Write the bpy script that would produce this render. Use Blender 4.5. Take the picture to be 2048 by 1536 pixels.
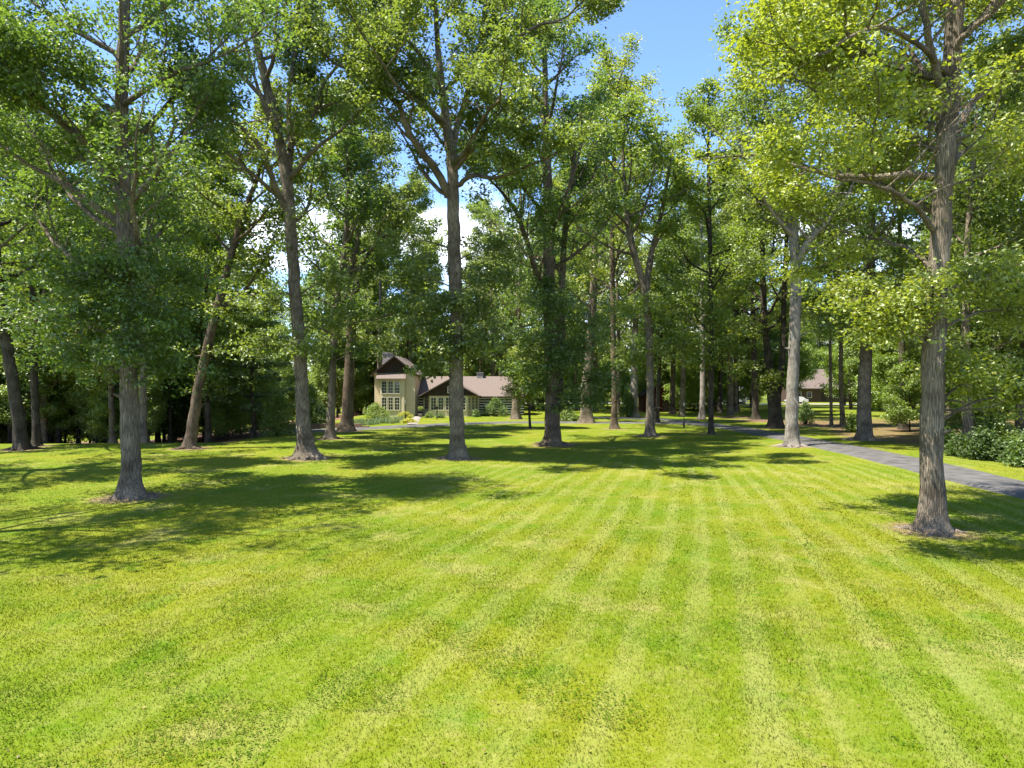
import bpy, math, random
import numpy as np
from mathutils import Vector, Matrix

# ------------------------------------------------------------------ camera, sky, sun, exposure
for o in list(bpy.data.objects):
    bpy.data.objects.remove(o, do_unlink=True)
scene = bpy.context.scene
COL = scene.collection
R = math.radians
EYE = 4.3
FPX = 1400.0            # focal length in photo pixels (2048 wide)

cam_d = bpy.data.cameras.new('camera')
cam = bpy.data.objects.new('camera', cam_d)
COL.objects.link(cam)
cam.location = (0, 0, EYE)
cam.rotation_euler = (R(90), 0, 0)
cam_d.sensor_width = 36.0
cam_d.lens = FPX / 2048 * 36.0
cam_d.clip_end = 3000
scene.camera = cam

SUN_EL, SUN_AZ = 64.0, 72.0       # azimuth: degrees from straight behind the camera towards the left
sx = -math.sin(R(SUN_AZ)); sy = -math.cos(R(SUN_AZ))
sunvec = Vector((sx * math.cos(R(SUN_EL)), sy * math.cos(R(SUN_EL)), math.sin(R(SUN_EL))))
sl = bpy.data.lights.new('sun', 'SUN')
sl.energy = 4.4
sl.angle = R(0.53)
sl.color = (1.0, 0.94, 0.84)
sun = bpy.data.objects.new('sun', sl)
COL.objects.link(sun)
sun.rotation_euler = sunvec.to_track_quat('Z', 'Y').to_euler()
sun.location = (-40, -20, 60)

world = bpy.data.worlds.new('World')
scene.world = world
world.use_nodes = True
wn, wl = world.node_tree.nodes, world.node_tree.links
wn.clear()
wo = wn.new('ShaderNodeOutputWorld')
bg = wn.new('ShaderNodeBackground'); bg.inputs['Strength'].default_value = 0.145
sky = wn.new('ShaderNodeTexSky'); sky.sky_type = 'NISHITA'; sky.sun_disc = False
sky.sun_elevation = R(SUN_EL); sky.sun_rotation = math.atan2(sx, sy)
sky.air_density = 0.65; sky.dust_density = 0.0; sky.ozone_density = 5.0
tc = wn.new('ShaderNodeTexCoord')
sp = wn.new('ShaderNodeSeparateXYZ'); wl.new(tc.outputs['Generated'], sp.inputs[0])
ad = wn.new('ShaderNodeMath'); ad.operation = 'ADD'; ad.inputs[1].default_value = 0.22
wl.new(sp.outputs['Z'], ad.inputs[0])
dx = wn.new('ShaderNodeMath'); dx.operation = 'DIVIDE'; wl.new(sp.outputs['X'], dx.inputs[0]); wl.new(ad.outputs[0], dx.inputs[1])
dy = wn.new('ShaderNodeMath'); dy.operation = 'DIVIDE'; wl.new(sp.outputs['Y'], dy.inputs[0]); wl.new(ad.outputs[0], dy.inputs[1])
cb = wn.new('ShaderNodeCombineXYZ'); wl.new(dx.outputs[0], cb.inputs[0]); wl.new(dy.outputs[0], cb.inputs[1])
cb.inputs[2].default_value = 12.4
cn = wn.new('ShaderNodeTexNoise'); cn.inputs['Scale'].default_value = 1.05; cn.inputs['Detail'].default_value = 7
cn.inputs['Roughness'].default_value = 0.58
wl.new(cb.outputs[0], cn.inputs['Vector'])
cr = wn.new('ShaderNodeMapRange'); cr.interpolation_type = 'SMOOTHSTEP'
cr.inputs['From Min'].default_value = 0.50; cr.inputs['From Max'].default_value = 0.68
hz = wn.new('ShaderNodeMath'); hz.operation = 'MULTIPLY_ADD'; hz.inputs[1].default_value = -0.42; hz.inputs[2].default_value = 0.11
wl.new(sp.outputs['Z'], hz.inputs[0])
ha = wn.new('ShaderNodeMath'); ha.operation = 'ADD'; wl.new(cn.outputs['Fac'], ha.inputs[0]); wl.new(hz.outputs[0], ha.inputs[1])
wl.new(ha.outputs[0], cr.inputs['Value'])
mx = wn.new('ShaderNodeMix'); mx.data_type = 'RGBA'
wl.new(cr.outputs[0], mx.inputs['Factor']); wl.new(sky.outputs[0], mx.inputs['A'])
mx.inputs['B'].default_value = (5.2, 5.4, 5.8, 1)
wl.new(mx.outputs['Result'], bg.inputs['Color'])
wl.new(bg.outputs[0], wo.inputs['Surface'])

vs = scene.view_settings
vs.view_transform = 'Standard'; vs.look = 'None'; vs.exposure = 1.68; vs.gamma = 1.0
vs.use_curve_mapping = False
cy = scene.cycles
cy.max_bounces = 7; cy.diffuse_bounces = 4; cy.glossy_bounces = 2; cy.transmission_bounces = 4
cy.transparent_max_bounces = 6; cy.caustics_reflective = False; cy.caustics_refractive = False
cy.use_denoising = True
try: cy.use_adaptive_sampling = True; cy.adaptive_threshold = 0.02
except Exception: pass

# ------------------------------------------------------------------ helpers
def tag(o, label=None, cat=None, group=None, kind=None):
    if label: o['label'] = label
    if cat: o['category'] = cat
    if group: o['group'] = group
    if kind: o['kind'] = kind
    return o

def empty(name, loc, rz=0.0):
    o = bpy.data.objects.new(name, None)
    o.empty_display_size = 0.2
    COL.objects.link(o); o.location = loc; o.rotation_euler = (0, 0, rz)
    return o

def link(name, me, mat=None, parent=None):
    o = bpy.data.objects.new(name, me)
    COL.objects.link(o)
    if mat is not None and not me.materials: me.materials.append(mat)
    if parent is not None: o.parent = parent
    return o

def copy_tree(o, parent=None):
    c = o.copy(); COL.objects.link(c); c.parent = parent
    for ch in o.children: copy_tree(ch, c)
    return c

def np_mesh(name, V, F=None, k=4, smooth=False, tint=None):
    """V (n,3), F (m,k) int"""
    me = bpy.data.meshes.new(name)
    V = np.ascontiguousarray(V, dtype=np.float32); F = np.ascontiguousarray(F, dtype=np.int32)
    me.vertices.add(len(V)); me.vertices.foreach_set('co', V.ravel())
    m = len(F)
    me.loops.add(m * k); me.loops.foreach_set('vertex_index', F.ravel())
    me.polygons.add(m)
    me.polygons.foreach_set('loop_start', np.arange(0, m * k, k, dtype=np.int32))
    try: me.polygons.foreach_set('loop_total', np.full(m, k, dtype=np.int32))
    except Exception: pass
    me.polygons.foreach_set('use_smooth', np.full(m, smooth, dtype=bool))
    if tint is not None:
        a = me.attributes.new('tint', 'FLOAT_COLOR', 'POINT')
        a.data.foreach_set('color', np.ascontiguousarray(tint, dtype=np.float32).ravel())
    me.update(); me.validate()
    return me

class MB:
    """collects boxes, prisms and tubes into one mesh"""
    def __init__(s): s.v = []; s.f = []
    def box(s, x0, x1, y0, y1, z0, z1, M=None):
        b = len(s.v)
        vs_ = [(x0,y0,z0),(x1,y0,z0),(x1,y1,z0),(x0,y1,z0),(x0,y0,z1),(x1,y0,z1),(x1,y1,z1),(x0,y1,z1)]
        if M is not None: vs_ = [tuple(M @ Vector(p)) for p in vs_]
        s.v += vs_
        s.f += [tuple(b + i for i in q) for q in ((0,3,2,1),(4,5,6,7),(0,1,5,4),(1,2,6,5),(2,3,7,6),(3,0,4,7))]
        return s
    def prism(s, poly, axis, a, b_):
        """poly: list of 2-tuples, extruded along axis ('x','y','z') from a to b_"""
        n = len(poly); b = len(s.v)
        def mk(p, t):
            return (t, p[0], p[1]) if axis == 'x' else ((p[0], t, p[1]) if axis == 'y' else (p[0], p[1], t))
        s.v += [mk(p, a) for p in poly] + [mk(p, b_) for p in poly]
        s.f.append(tuple(range(b, b + n))); s.f.append(tuple(range(b + 2 * n - 1, b + n - 1, -1)))
        for i in range(n):
            j = (i + 1) % n
            s.f.append((b + i, b + n + i, b + n + j, b + j))
        return s
    def slab(s, q, t):
        """quad of 3d points with thickness t downwards (z)"""
        b = len(s.v)
        s.v += [tuple(p) for p in q] + [(p[0], p[1], p[2] - t) for p in q]
        s.f += [tuple(b + i for i in r) for r in ((0,1,2,3),(7,6,5,4),(0,4,5,1),(1,5,6,2),(2,6,7,3),(3,7,4,0))]
        return s
    def lathe(s, prof, n=12, cx=0, cy=0):
        b = len(s.v)
        for (r, z) in prof:
            for i in range(n):
                a = 2 * math.pi * i / n
                s.v.append((cx + r * math.cos(a), cy + r * math.sin(a), z))
        for j in range(len(prof) - 1):
            for i in range(n):
                k = (i + 1) % n
                s.f.append((b + j*n + i, b + j*n + k, b + (j+1)*n + k, b + (j+1)*n + i))
        s.f.append(tuple(b + i for i in range(n))[::-1]); s.f.append(tuple(b + (len(prof)-1)*n + i for i in range(n)))
        return s
    def build(s, name, mat, parent=None, smooth=False):
        me = bpy.data.meshes.new(name)
        me.from_pydata(s.v, [], s.f); me.update()
        import bmesh
        bm = bmesh.new(); bm.from_mesh(me); bmesh.ops.recalc_face_normals(bm, faces=bm.faces); bm.to_mesh(me); bm.free()
        if smooth:
            for p in me.polygons: p.use_smooth = True
        return link(name, me, mat, parent)

def at(px, py, Y):
    """photo pixel seen at depth Y -> world point"""
    return np.array([(px - 1024) / FPX * Y, Y, EYE - (py - 768) / FPX * Y])

def gz(x, y):
    """terrain height: flat lawn that falls away beyond the crest on the left"""
    x = np.asarray(x, dtype=float); y = np.asarray(y, dtype=float)
    d = np.minimum(y - 50.0, (-18.0 - x) * 0.9)
    d = np.maximum(d, 0)
    z = -0.15 * d * d / (d + 3.5)
    z = np.maximum(z, -7.0 + 0.0 * d)
    z = z + 0.10 * np.sin(x * 0.13 + 1.0) * np.sin(y * 0.11) * np.clip((y - 8) / 10, 0, 1) * np.clip((70 - y) / 20, 0, 1)
    return z

# ------------------------------------------------------------------ materials
def new_mat(name):
    m = bpy.data.materials.new(name); m.use_nodes = True
    n, l = m.node_tree.nodes, m.node_tree.links
    n.clear()
    out = n.new('ShaderNodeOutputMaterial')
    return m, n, l, out

def ramp(n, stops):
    r = n.new('ShaderNodeValToRGB')
    e = r.color_ramp.elements
    while len(e) < len(stops): e.new(0.5)
    for i, (p, c) in enumerate(stops):
        e[i].position = p; e[i].color = (*c, 1)
    return r

def simple(name, col, rough=0.7, noise=0.15, scale=6.0, bump=0.0, spec=0.3, metallic=0.0, stretch=(1, 1, 1)):
    m, n, l, out = new_mat(name)
    b = n.new('ShaderNodeBsdfPrincipled')
    b.inputs['Roughness'].default_value = rough
    b.inputs['Specular IOR Level'].default_value = spec
    b.inputs['Metallic'].default_value = metallic
    t = n.new('ShaderNodeTexCoord'); mp = n.new('ShaderNodeMapping'); mp.inputs['Scale'].default_value = stretch
    l.new(t.outputs['Object'], mp.inputs[0])
    nz = n.new('ShaderNodeTexNoise'); nz.inputs['Scale'].default_value = scale; nz.inputs['Detail'].default_value = 6
    l.new(mp.outputs[0], nz.inputs['Vector'])
    lo = tuple(c * (1 - noise * 1.6) for c in col); hi = tuple(min(1, c * (1 + noise * 1.6)) for c in col)
    r = ramp(n, [(0.25, lo), (0.75, hi)])
    l.new(nz.outputs['Fac'], r.inputs[0]); l.new(r.outputs[0], b.inputs['Base Color'])
    if bump:
        bp = n.new('ShaderNodeBump'); bp.inputs['Strength'].default_value = bump; bp.inputs['Distance'].default_value = 0.05
        l.new(nz.outputs['Fac'], bp.inputs['Height']); l.new(bp.outputs[0], b.inputs['Normal'])
    l.new(b.outputs[0], out.inputs['Surface'])
    return m

def leaf_mat(name, dark, light, trans, tmix=0.48, gloss=0.08):
    m, n, l, out = new_mat(name)
    a = n.new('ShaderNodeAttribute'); a.attribute_name = 'tint'
    s = n.new('ShaderNodeSeparateColor'); l.new(a.outputs['Color'], s.inputs[0])
    oi = n.new('ShaderNodeObjectInfo')
    ml = n.new('ShaderNodeMath'); ml.operation = 'MULTIPLY_ADD'; ml.inputs[1].default_value = 0.30; ml.inputs[2].default_value = -0.15
    l.new(oi.outputs['Random'], ml.inputs[0])
    ad = n.new('ShaderNodeMath'); ad.operation = 'ADD'; l.new(s.outputs[0], ad.inputs[0]); l.new(ml.outputs[0], ad.inputs[1])
    mid = tuple((x + y) / 2 for x, y in zip(dark, light))
    yel = (light[0] * 1.45, light[1] * 1.12, light[2] * 0.8)
    r = ramp(n, [(0.0, dark), (0.5, mid), (0.85, light), (1.0, yel)])
    l.new(ad.outputs[0], r.inputs[0])
    df = n.new('ShaderNodeBsdfDiffuse'); l.new(r.outputs[0], df.inputs['Color'])
    tr = n.new('ShaderNodeBsdfTranslucent')
    mc = n.new('ShaderNodeMix'); mc.data_type = 'RGBA'; mc.inputs['Factor'].default_value = 0.6
    l.new(r.outputs[0], mc.inputs['A']); mc.inputs['B'].default_value = (*trans, 1)
    l.new(mc.outputs['Result'], tr.inputs['Color'])
    m1 = n.new('ShaderNodeMixShader'); m1.inputs[0].default_value = tmix
    l.new(df.outputs[0], m1.inputs[1]); l.new(tr.outputs[0], m1.inputs[2])
    gl = n.new('ShaderNodeBsdfGlossy'); gl.inputs['Roughness'].default_value = 0.52; gl.inputs['Color'].default_value = (0.85, 0.88, 0.70, 1)
    m2 = n.new('ShaderNodeMixShader'); m2.inputs[0].default_value = gloss
    l.new(m1.outputs[0], m2.inputs[1]); l.new(gl.outputs[0], m2.inputs[2])
    l.new(m2.outputs[0], out.inputs['Surface'])
    return m

def bark_mat(name, dark, light, scale=1.0):
    m, n, l, out = new_mat(name)
    b = n.new('ShaderNodeBsdfPrincipled'); b.inputs['Roughness'].default_value = 0.9; b.inputs['Specular IOR Level'].default_value = 0.15
    t = n.new('ShaderNodeTexCoord')
    mp = n.new('ShaderNodeMapping'); mp.inputs['Scale'].default_value = (14 * scale, 14 * scale, 1.0 * scale)
    l.new(t.outputs['Object'], mp.inputs[0])
    nz = n.new('ShaderNodeTexNoise'); nz.inputs['Scale'].default_value = 1.6; nz.inputs['Detail'].default_value = 8; nz.inputs['Roughness'].default_value = 0.65
    nz.inputs['Distortion'].default_value = 1.2
    l.new(mp.outputs[0], nz.inputs['Vector'])
    vo = n.new('ShaderNodeTexVoronoi'); vo.feature = 'DISTANCE_TO_EDGE'; vo.inputs['Scale'].default_value = 1.5
    l.new(mp.outputs[0], vo.inputs['Vector'])
    mr = n.new('ShaderNodeMapRange'); mr.inputs['From Max'].default_value = 0.22; l.new(vo.outputs['Distance'], mr.inputs['Value'])
    h = n.new('ShaderNodeMath'); h.operation = 'MULTIPLY'; l.new(nz.outputs['Fac'], h.inputs[0])
    h2 = n.new('ShaderNodeMath'); h2.operation = 'MULTIPLY_ADD'; h2.inputs[1].default_value = 0.55; h2.inputs[2].default_value = 0.45
    l.new(mr.outputs[0], h2.inputs[0]); l.new(h2.outputs[0], h.inputs[1])
    r = ramp(n, [(0.12, dark), (0.38, tuple((x + y) / 2 for x, y in zip(dark, light))), (0.62, light)])
    l.new(h.outputs[0], r.inputs[0])
    n2 = n.new('ShaderNodeTexNoise'); n2.inputs['Scale'].default_value = 1.1; n2.inputs['Detail'].default_value = 5
    l.new(t.outputs['Object'], n2.inputs['Vector'])
    pr = ramp(n, [(0.30, (0.50, 0.50, 0.46)), (0.5, (0.92, 0.92, 0.88)), (0.68, (1.32, 1.32, 1.24))]); l.new(n2.outputs['Fac'], pr.inputs[0])
    mm = n.new('ShaderNodeMix'); mm.data_type = 'RGBA'; mm.blend_type = 'MULTIPLY'; mm.inputs['Factor'].default_value = 1.0
    l.new(r.outputs[0], mm.inputs['A']); l.new(pr.outputs[0], mm.inputs['B'])
    l.new(mm.outputs['Result'], b.inputs['Base Color'])
    bp = n.new('ShaderNodeBump'); bp.inputs['Strength'].default_value = 1.0; bp.inputs['Distance'].default_value = 0.09
    l.new(h.outputs[0], bp.inputs['Height']); l.new(bp.outputs[0], b.inputs['Normal'])
    l.new(b.outputs[0], out.inputs['Surface'])
    return m

BARK = {
    'grey': bark_mat('bark_grey', (0.052, 0.039, 0.028), (0.36, 0.295, 0.225)),
    'pale': bark_mat('bark_pale', (0.12, 0.10, 0.085), (0.47, 0.42, 0.36)),
    'brown': bark_mat('bark_brown', (0.045, 0.032, 0.024), (0.27, 0.205, 0.15)),
    'dark': bark_mat('bark_dark', (0.022, 0.018, 0.015), (0.14, 0.115, 0.09)),
}
LEAF = {
    'dark':   leaf_mat('leaf_dark',   (0.034, 0.076, 0.014), (0.120, 0.195, 0.034), (0.30, 0.46, 0.035)),
    'mid':    leaf_mat('leaf_mid',    (0.050, 0.098, 0.014), (0.165, 0.235, 0.032), (0.42, 0.56, 0.035)),
    'olive':  leaf_mat('leaf_olive',  (0.052, 0.092, 0.018), (0.168, 0.222, 0.040), (0.40, 0.51, 0.04)),
    'yellow': leaf_mat('leaf_yellow', (0.080, 0.125, 0.012), (0.220, 0.270, 0.030), (0.54, 0.62, 0.03), 0.52),
    'fresh':  leaf_mat('leaf_fresh',  (0.070, 0.135, 0.014), (0.190, 0.280, 0.034), (0.46, 0.62, 0.035), 0.52),
    'needle': leaf_mat('leaf_needle', (0.045, 0.085, 0.036), (0.140, 0.205, 0.070), (0.26, 0.36, 0.06), 0.3),
    'flower': leaf_mat('leaf_flower', (0.20, 0.25, 0.012), (0.52, 0.48, 0.020), (0.52, 0.52, 0.03), 0.3),
    'iris':   leaf_mat('leaf_iris',   (0.10, 0.17, 0.065), (0.28, 0.36, 0.17), (0.34, 0.44, 0.15), 0.35),
}
M = {
    'stucco': simple('stucco_cream', (0.62, 0.51, 0.35), 0.85, 0.05, 3.0, 0.1),
    'trim': simple('trim_cream', (0.62, 0.57, 0.42), 0.6, 0.04, 4.0),
    'shingle': simple('shingle_taupe', (0.150, 0.116, 0.098), 0.9, 0.26, 9.0, 0.3, stretch=(1, 1, 4)),
    'dkwood': simple('dark_board', (0.035, 0.022, 0.016), 0.8, 0.25, 5.0, 0.2),
    'log': simple('log_black', (0.022, 0.016, 0.013), 0.85, 0.3, 4.0, 0.3, stretch=(0.3, 1, 1)),
    'chink': simple('chinking_white', (0.70, 0.66, 0.58), 0.9, 0.08, 5.0),
    'stone': simple('field_stone', (0.27, 0.255, 0.235), 0.9, 0.35, 5.5, 0.8),
    'glass': simple('window_glass', (0.018, 0.022, 0.030), 0.08, 0.2, 1.0, 0.0, 0.6),
    'asphalt': simple('asphalt', (0.092, 0.088, 0.082), 0.95, 0.26, 1.3, 0.15),
    'concrete': simple('concrete', (0.24, 0.215, 0.195), 0.9, 0.1, 3.0),
    'blackmetal': simple('black_metal', (0.012, 0.012, 0.013), 0.45, 0.1, 3.0, 0, 0.5),
    'lampglass': simple('lantern_glass', (0.55, 0.55, 0.50), 0.15, 0.05, 3.0, 0, 0.6),
    'red': simple('barn_red', (0.055, 0.010, 0.009), 0.8, 0.2, 4.0, 0.2),
    'white': simple('white_paint', (0.72, 0.72, 0.72), 0.35, 0.03, 2.0, 0, 0.5),
    'tyre': simple('rubber', (0.014, 0.014, 0.015), 0.8, 0.1, 3.0),
    'soil': simple('soil', (0.10, 0.065, 0.04), 0.95, 0.3, 5.0, 0.5),
    'brownwall': simple('brown_siding', (0.075, 0.045, 0.032), 0.85, 0.2, 4.0),
    'timber': simple('old_timber', (0.20, 0.13, 0.09), 0.9, 0.25, 6.0, 0.4, stretch=(0.4, 2, 2)),
}

def lawn_group():
    g = bpy.data.node_groups.new('lawn_colour', 'ShaderNodeTree')
    g.interface.new_socket('Color', in_out='OUTPUT', socket_type='NodeSocketColor')
    n, l = g.nodes, g.links
    out = n.new('NodeGroupOutput')
    geo = n.new('ShaderNodeNewGeometry')
    sp = n.new('ShaderNodeSeparateXYZ'); l.new(geo.outputs['Position'], sp.inputs[0])
    fl = n.new('ShaderNodeCombineXYZ'); l.new(sp.outputs['X'], fl.inputs[0]); l.new(sp.outputs['Y'], fl.inputs[1])
    def noise(scale, detail=4, rough=0.55, vec=None):
        z = n.new('ShaderNodeTexNoise'); z.inputs['Scale'].default_value = scale; z.inputs['Detail'].default_value = detail
        z.inputs['Roughness'].default_value = rough; l.new(vec or fl.outputs[0], z.inputs['Vector']); return z
    def mathn(op, a=None, b=None, c=None):
        q = n.new('ShaderNodeMath'); q.operation = op
        for i, v in enumerate((a, b, c)):
            if v is None: continue
            if isinstance(v, (int, float)): q.inputs[i].default_value = v
            else: l.new(v, q.inputs[i])
        return q.outputs[0]
    def rng(v, a, b, lo=0.0, hi=1.0):
        q = n.new('ShaderNodeMapRange'); q.interpolation_type = 'SMOOTHSTEP'; l.new(v, q.inputs['Value'])
        q.inputs['From Min'].default_value = a; q.inputs['From Max'].default_value = b
        q.inputs['To Min'].default_value = lo; q.inputs['To Max'].default_value = hi
        return q.outputs[0]
    def mix(f, a, b):
        q = n.new('ShaderNodeMix'); q.data_type = 'RGBA'
        if isinstance(f, float): q.inputs['Factor'].default_value = f
        else: l.new(f, q.inputs['Factor'])
        for s_, v in (('A', a), ('B', b)):
            if isinstance(v, tuple): q.inputs[s_].default_value = (*v, 1)
            else: l.new(v, q.inputs[s_])
        return q.outputs['Result']
    big = noise(0.16, 3); med = noise(0.75, 5, 0.62); fine = noise(6.5, 5, 0.7); vfine = noise(34, 3, 0.7)
    base = mix(rng(big.outputs['Fac'], 0.35, 0.65), (0.100, 0.146, 0.005), (0.148, 0.164, 0.008))
    # clover / lush patches
    base = mix(rng(med.outputs['Fac'], 0.50, 0.70, 0, 0.75), base, (0.068, 0.135, 0.003))
    # mowing stripes: pale sheen of leaning blades painted into the colour
    wob = noise(0.05, 2)
    u = mathn('MULTIPLY_ADD', sp.outputs['Y'], -0.26, sp.outputs['X'])
    u = mathn('MULTIPLY_ADD', mathn('MULTIPLY', mathn('SUBTRACT', sp.outputs['X'], 6.0), mathn('SUBTRACT', sp.outputs['Y'], 20.0)), 0.010, u)
    u = mathn('MULTIPLY_ADD', wob.outputs['Fac'], 1.6, u)
    u = mathn('MULTIPLY_ADD', med.outputs['Fac'], 0.22, u)
    w = mathn('SINE', mathn('MULTIPLY', u, 2 * math.pi / 0.92))
    stripe = rng(w, -0.45, 0.65)
    vec2 = n.new('ShaderNodeCombineXYZ')
    l.new(mathn('MULTIPLY', u, 0.9), vec2.inputs[0]); l.new(mathn('MULTIPLY', sp.outputs['Y'], 0.16), vec2.inputs[1])
    brk = noise(1.0, 5, 0.65, vec2.outputs[0])
    stripe = mathn('MULTIPLY', stripe, rng(brk.outputs['Fac'], 0.30, 0.66))
    right = rng(sp.outputs['X'], -9.0, 3.0, 0.25, 1.0)
    far = rng(sp.outputs['Y'], 34.0, 46.0, 1.0, 0.1)
    stripe = mathn('MULTIPLY', mathn('MULTIPLY', stripe, right), far)
    straw = (0.270, 0.268, 0.090)
    c = mix(mathn('MULTIPLY', stripe, 0.34), base, straw)
    # dry patches
    dry = noise(0.42, 6, 0.68)
    c = mix(mathn('MULTIPLY', rng(dry.outputs['Fac'], 0.50, 0.72), 0.60), c, (0.27, 0.235, 0.080))
    c = mix(rng(fine.outputs['Fac'], 0.48, 0.74, 0, 0.46), c, (0.265, 0.25, 0.075))
    c = mix(rng(fine.outputs['Fac'], 0.50, 0.28, 0, 0.28), c, (0.062, 0.096, 0.006))
    c = mix(rng(vfine.outputs['Fac'], 0.52, 0.30, 0, 0.28), c, (0.050, 0.072, 0.008))
    l.new(c, out.inputs[0])
    return g
LAWN = lawn_group()

def ground_mat():
    m, n, l, out = new_mat('lawn_ground')
    b = n.new('ShaderNodeBsdfPrincipled'); b.inputs['Roughness'].default_value = 0.95; b.inputs['Specular IOR Level'].default_value = 0.1
    g = n.new('ShaderNodeGroup'); g.node_tree = LAWN
    a = n.new('ShaderNodeAttribute'); a.attribute_name = 'tint'
    s = n.new('ShaderNodeSeparateColor'); l.new(a.outputs['Color'], s.inputs[0])
    geo = n.new('ShaderNodeNewGeometry')
    nz = n.new('ShaderNodeTexNoise'); nz.inputs['Scale'].default_value = 1.7; nz.inputs['Detail'].default_value = 7; nz.inputs['Roughness'].default_value = 0.7
    l.new(geo.outputs['Position'], nz.inputs['Vector'])
    def thresh(v):
        q = n.new('ShaderNodeMath'); q.operation = 'ADD'; l.new(v, q.inputs[0]); l.new(nz.outputs['Fac'], q.inputs[1])
        r = n.new('ShaderNodeMapRange'); r.interpolation_type = 'SMOOTHSTEP'; r.inputs['From Min'].default_value = 0.78; r.inputs['From Max'].default_value = 1.18
        l.new(q.outputs[0], r.inputs['Value']); return r.outputs[0]
    soil = ramp(n, [(0.3, (0.115, 0.078, 0.040)), (0.7, (0.27, 0.20, 0.105))]); 
    n2 = n.new('ShaderNodeTexNoise'); n2.inputs['Scale'].default_value = 9; n2.inputs['Detail'].default_value = 6; l.new(geo.outputs['Position'], n2.inputs['Vector'])
    l.new(n2.outputs['Fac'], soil.inputs[0])
    lit = ramp(n, [(0.3, (0.065, 0.035, 0.022)), (0.7, (0.23, 0.14, 0.095))]); l.new(n2.outputs['Fac'], lit.inputs[0])
    m1 = n.new('ShaderNodeMix'); m1.data_type = 'RGBA'; l.new(thresh(s.outputs[0]), m1.inputs['Factor']); l.new(g.outputs[0], m1.inputs['A']); l.new(soil.outputs[0], m1.inputs['B'])
    m2 = n.new('ShaderNodeMix'); m2.data_type = 'RGBA'; l.new(thresh(s.outputs[1]), m2.inputs['Factor']); l.new(m1.outputs['Result'], m2.inputs['A']); l.new(lit.outputs[0], m2.inputs['B'])
    l.new(m2.outputs['Result'], b.inputs['Base Color'])
    bp = n.new('ShaderNodeBump'); bp.inputs['Strength'].default_value = 0.6; bp.inputs['Distance'].default_value = 0.04
    n3 = n.new('ShaderNodeTexNoise'); n3.inputs['Scale'].default_value = 22; n3.inputs['Detail'].default_value = 5; l.new(geo.outputs['Position'], n3.inputs['Vector'])
    l.new(n3.outputs['Fac'], bp.inputs['Height']); l.new(bp.outputs[0], b.inputs['Normal'])
    l.new(b.outputs[0], out.inputs['Surface'])
    return m

def blade_mat():
    m, n, l, out = new_mat('grass_blade')
    g = n.new('ShaderNodeGroup'); g.node_tree = LAWN
    a = n.new('ShaderNodeAttribute'); a.attribute_name = 'tint'
    s = n.new('ShaderNodeSeparateColor'); l.new(a.outputs['Color'], s.inputs[0])
    mu = n.new('ShaderNodeMix'); mu.data_type = 'RGBA'; mu.blend_type = 'MULTIPLY'; mu.inputs['Factor'].default_value = 1.0
    l.new(g.outputs[0], mu.inputs['A'])
    r = ramp(n, [(0.0, (0.80, 0.95, 0.8)), (0.6, (1.25, 1.25, 1.2)), (1.0, (1.75, 1.5, 1.7))]); l.new(s.outputs[0], r.inputs[0]); l.new(r.outputs[0], mu.inputs['B'])
    df = n.new('ShaderNodeBsdfDiffuse'); tr = n.new('ShaderNodeBsdfTranslucent')
    l.new(mu.outputs['Result'], df.inputs[0]); l.new(mu.outputs['Result'], tr.inputs[0])
    ms = n.new('ShaderNodeMixShader'); ms.inputs[0].default_value = 0.35
    l.new(df.outputs[0], ms.inputs[1]); l.new(tr.outputs[0], ms.inputs[2]); l.new(ms.outputs[0], out.inputs['Surface'])
    return m

# ------------------------------------------------------------------ trees: positions first (the ground needs their bases)
# hero trees in the photograph: base pixel (x, y) -> depth from the flat lawn
def depth_of(py): return EYE * FPX / (py - 768)
BASES = []      # (x, y, radius) for worn ground

# ------------------------------------------------------------------ driveway centre lines (world)
DRIVE = [(20.0, 4), (20.4, 16), (20.8, 28), (21.4, 36), (21.8, 44), (22.1, 54), (22.1, 62), (21.6, 69), (20.0, 74.5), (16.5, 77.2), (11.5, 77.6), (5, 78.2), (-1, 77.6),
         (-6, 75.0), (-10.5, 71.2), (-14.0, 67.6), (-18.0, 65.2), (-23, 64.5)]
GARAGE = [(21.2, 70.5), (20.2, 78.0), (18.0, 84.0), (14.5, 87.6), (10, 88.6), (5.5, 88.8)]

def catmull(P, n=8):
    P = [np.array(p, float) for p in P]
    P = [2 * P[0] - P[1]] + P + [2 * P[-1] - P[-2]]
    out = []
    for i in range(1, len(P) - 2):
        for k in range(n):
            t = k / n
            out.append(0.5 * ((2 * P[i]) + (-P[i-1] + P[i+1]) * t + (2*P[i-1] - 5*P[i] + 4*P[i+1] - P[i+2]) * t*t + (-P[i-1] + 3*P[i] - 3*P[i+1] + P[i+2]) * t**3))
    out.append(P[-2])
    return np.array(out)

DRIVE_C = catmull(DRIVE); GARAGE_C = catmull(GARAGE)

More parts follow.
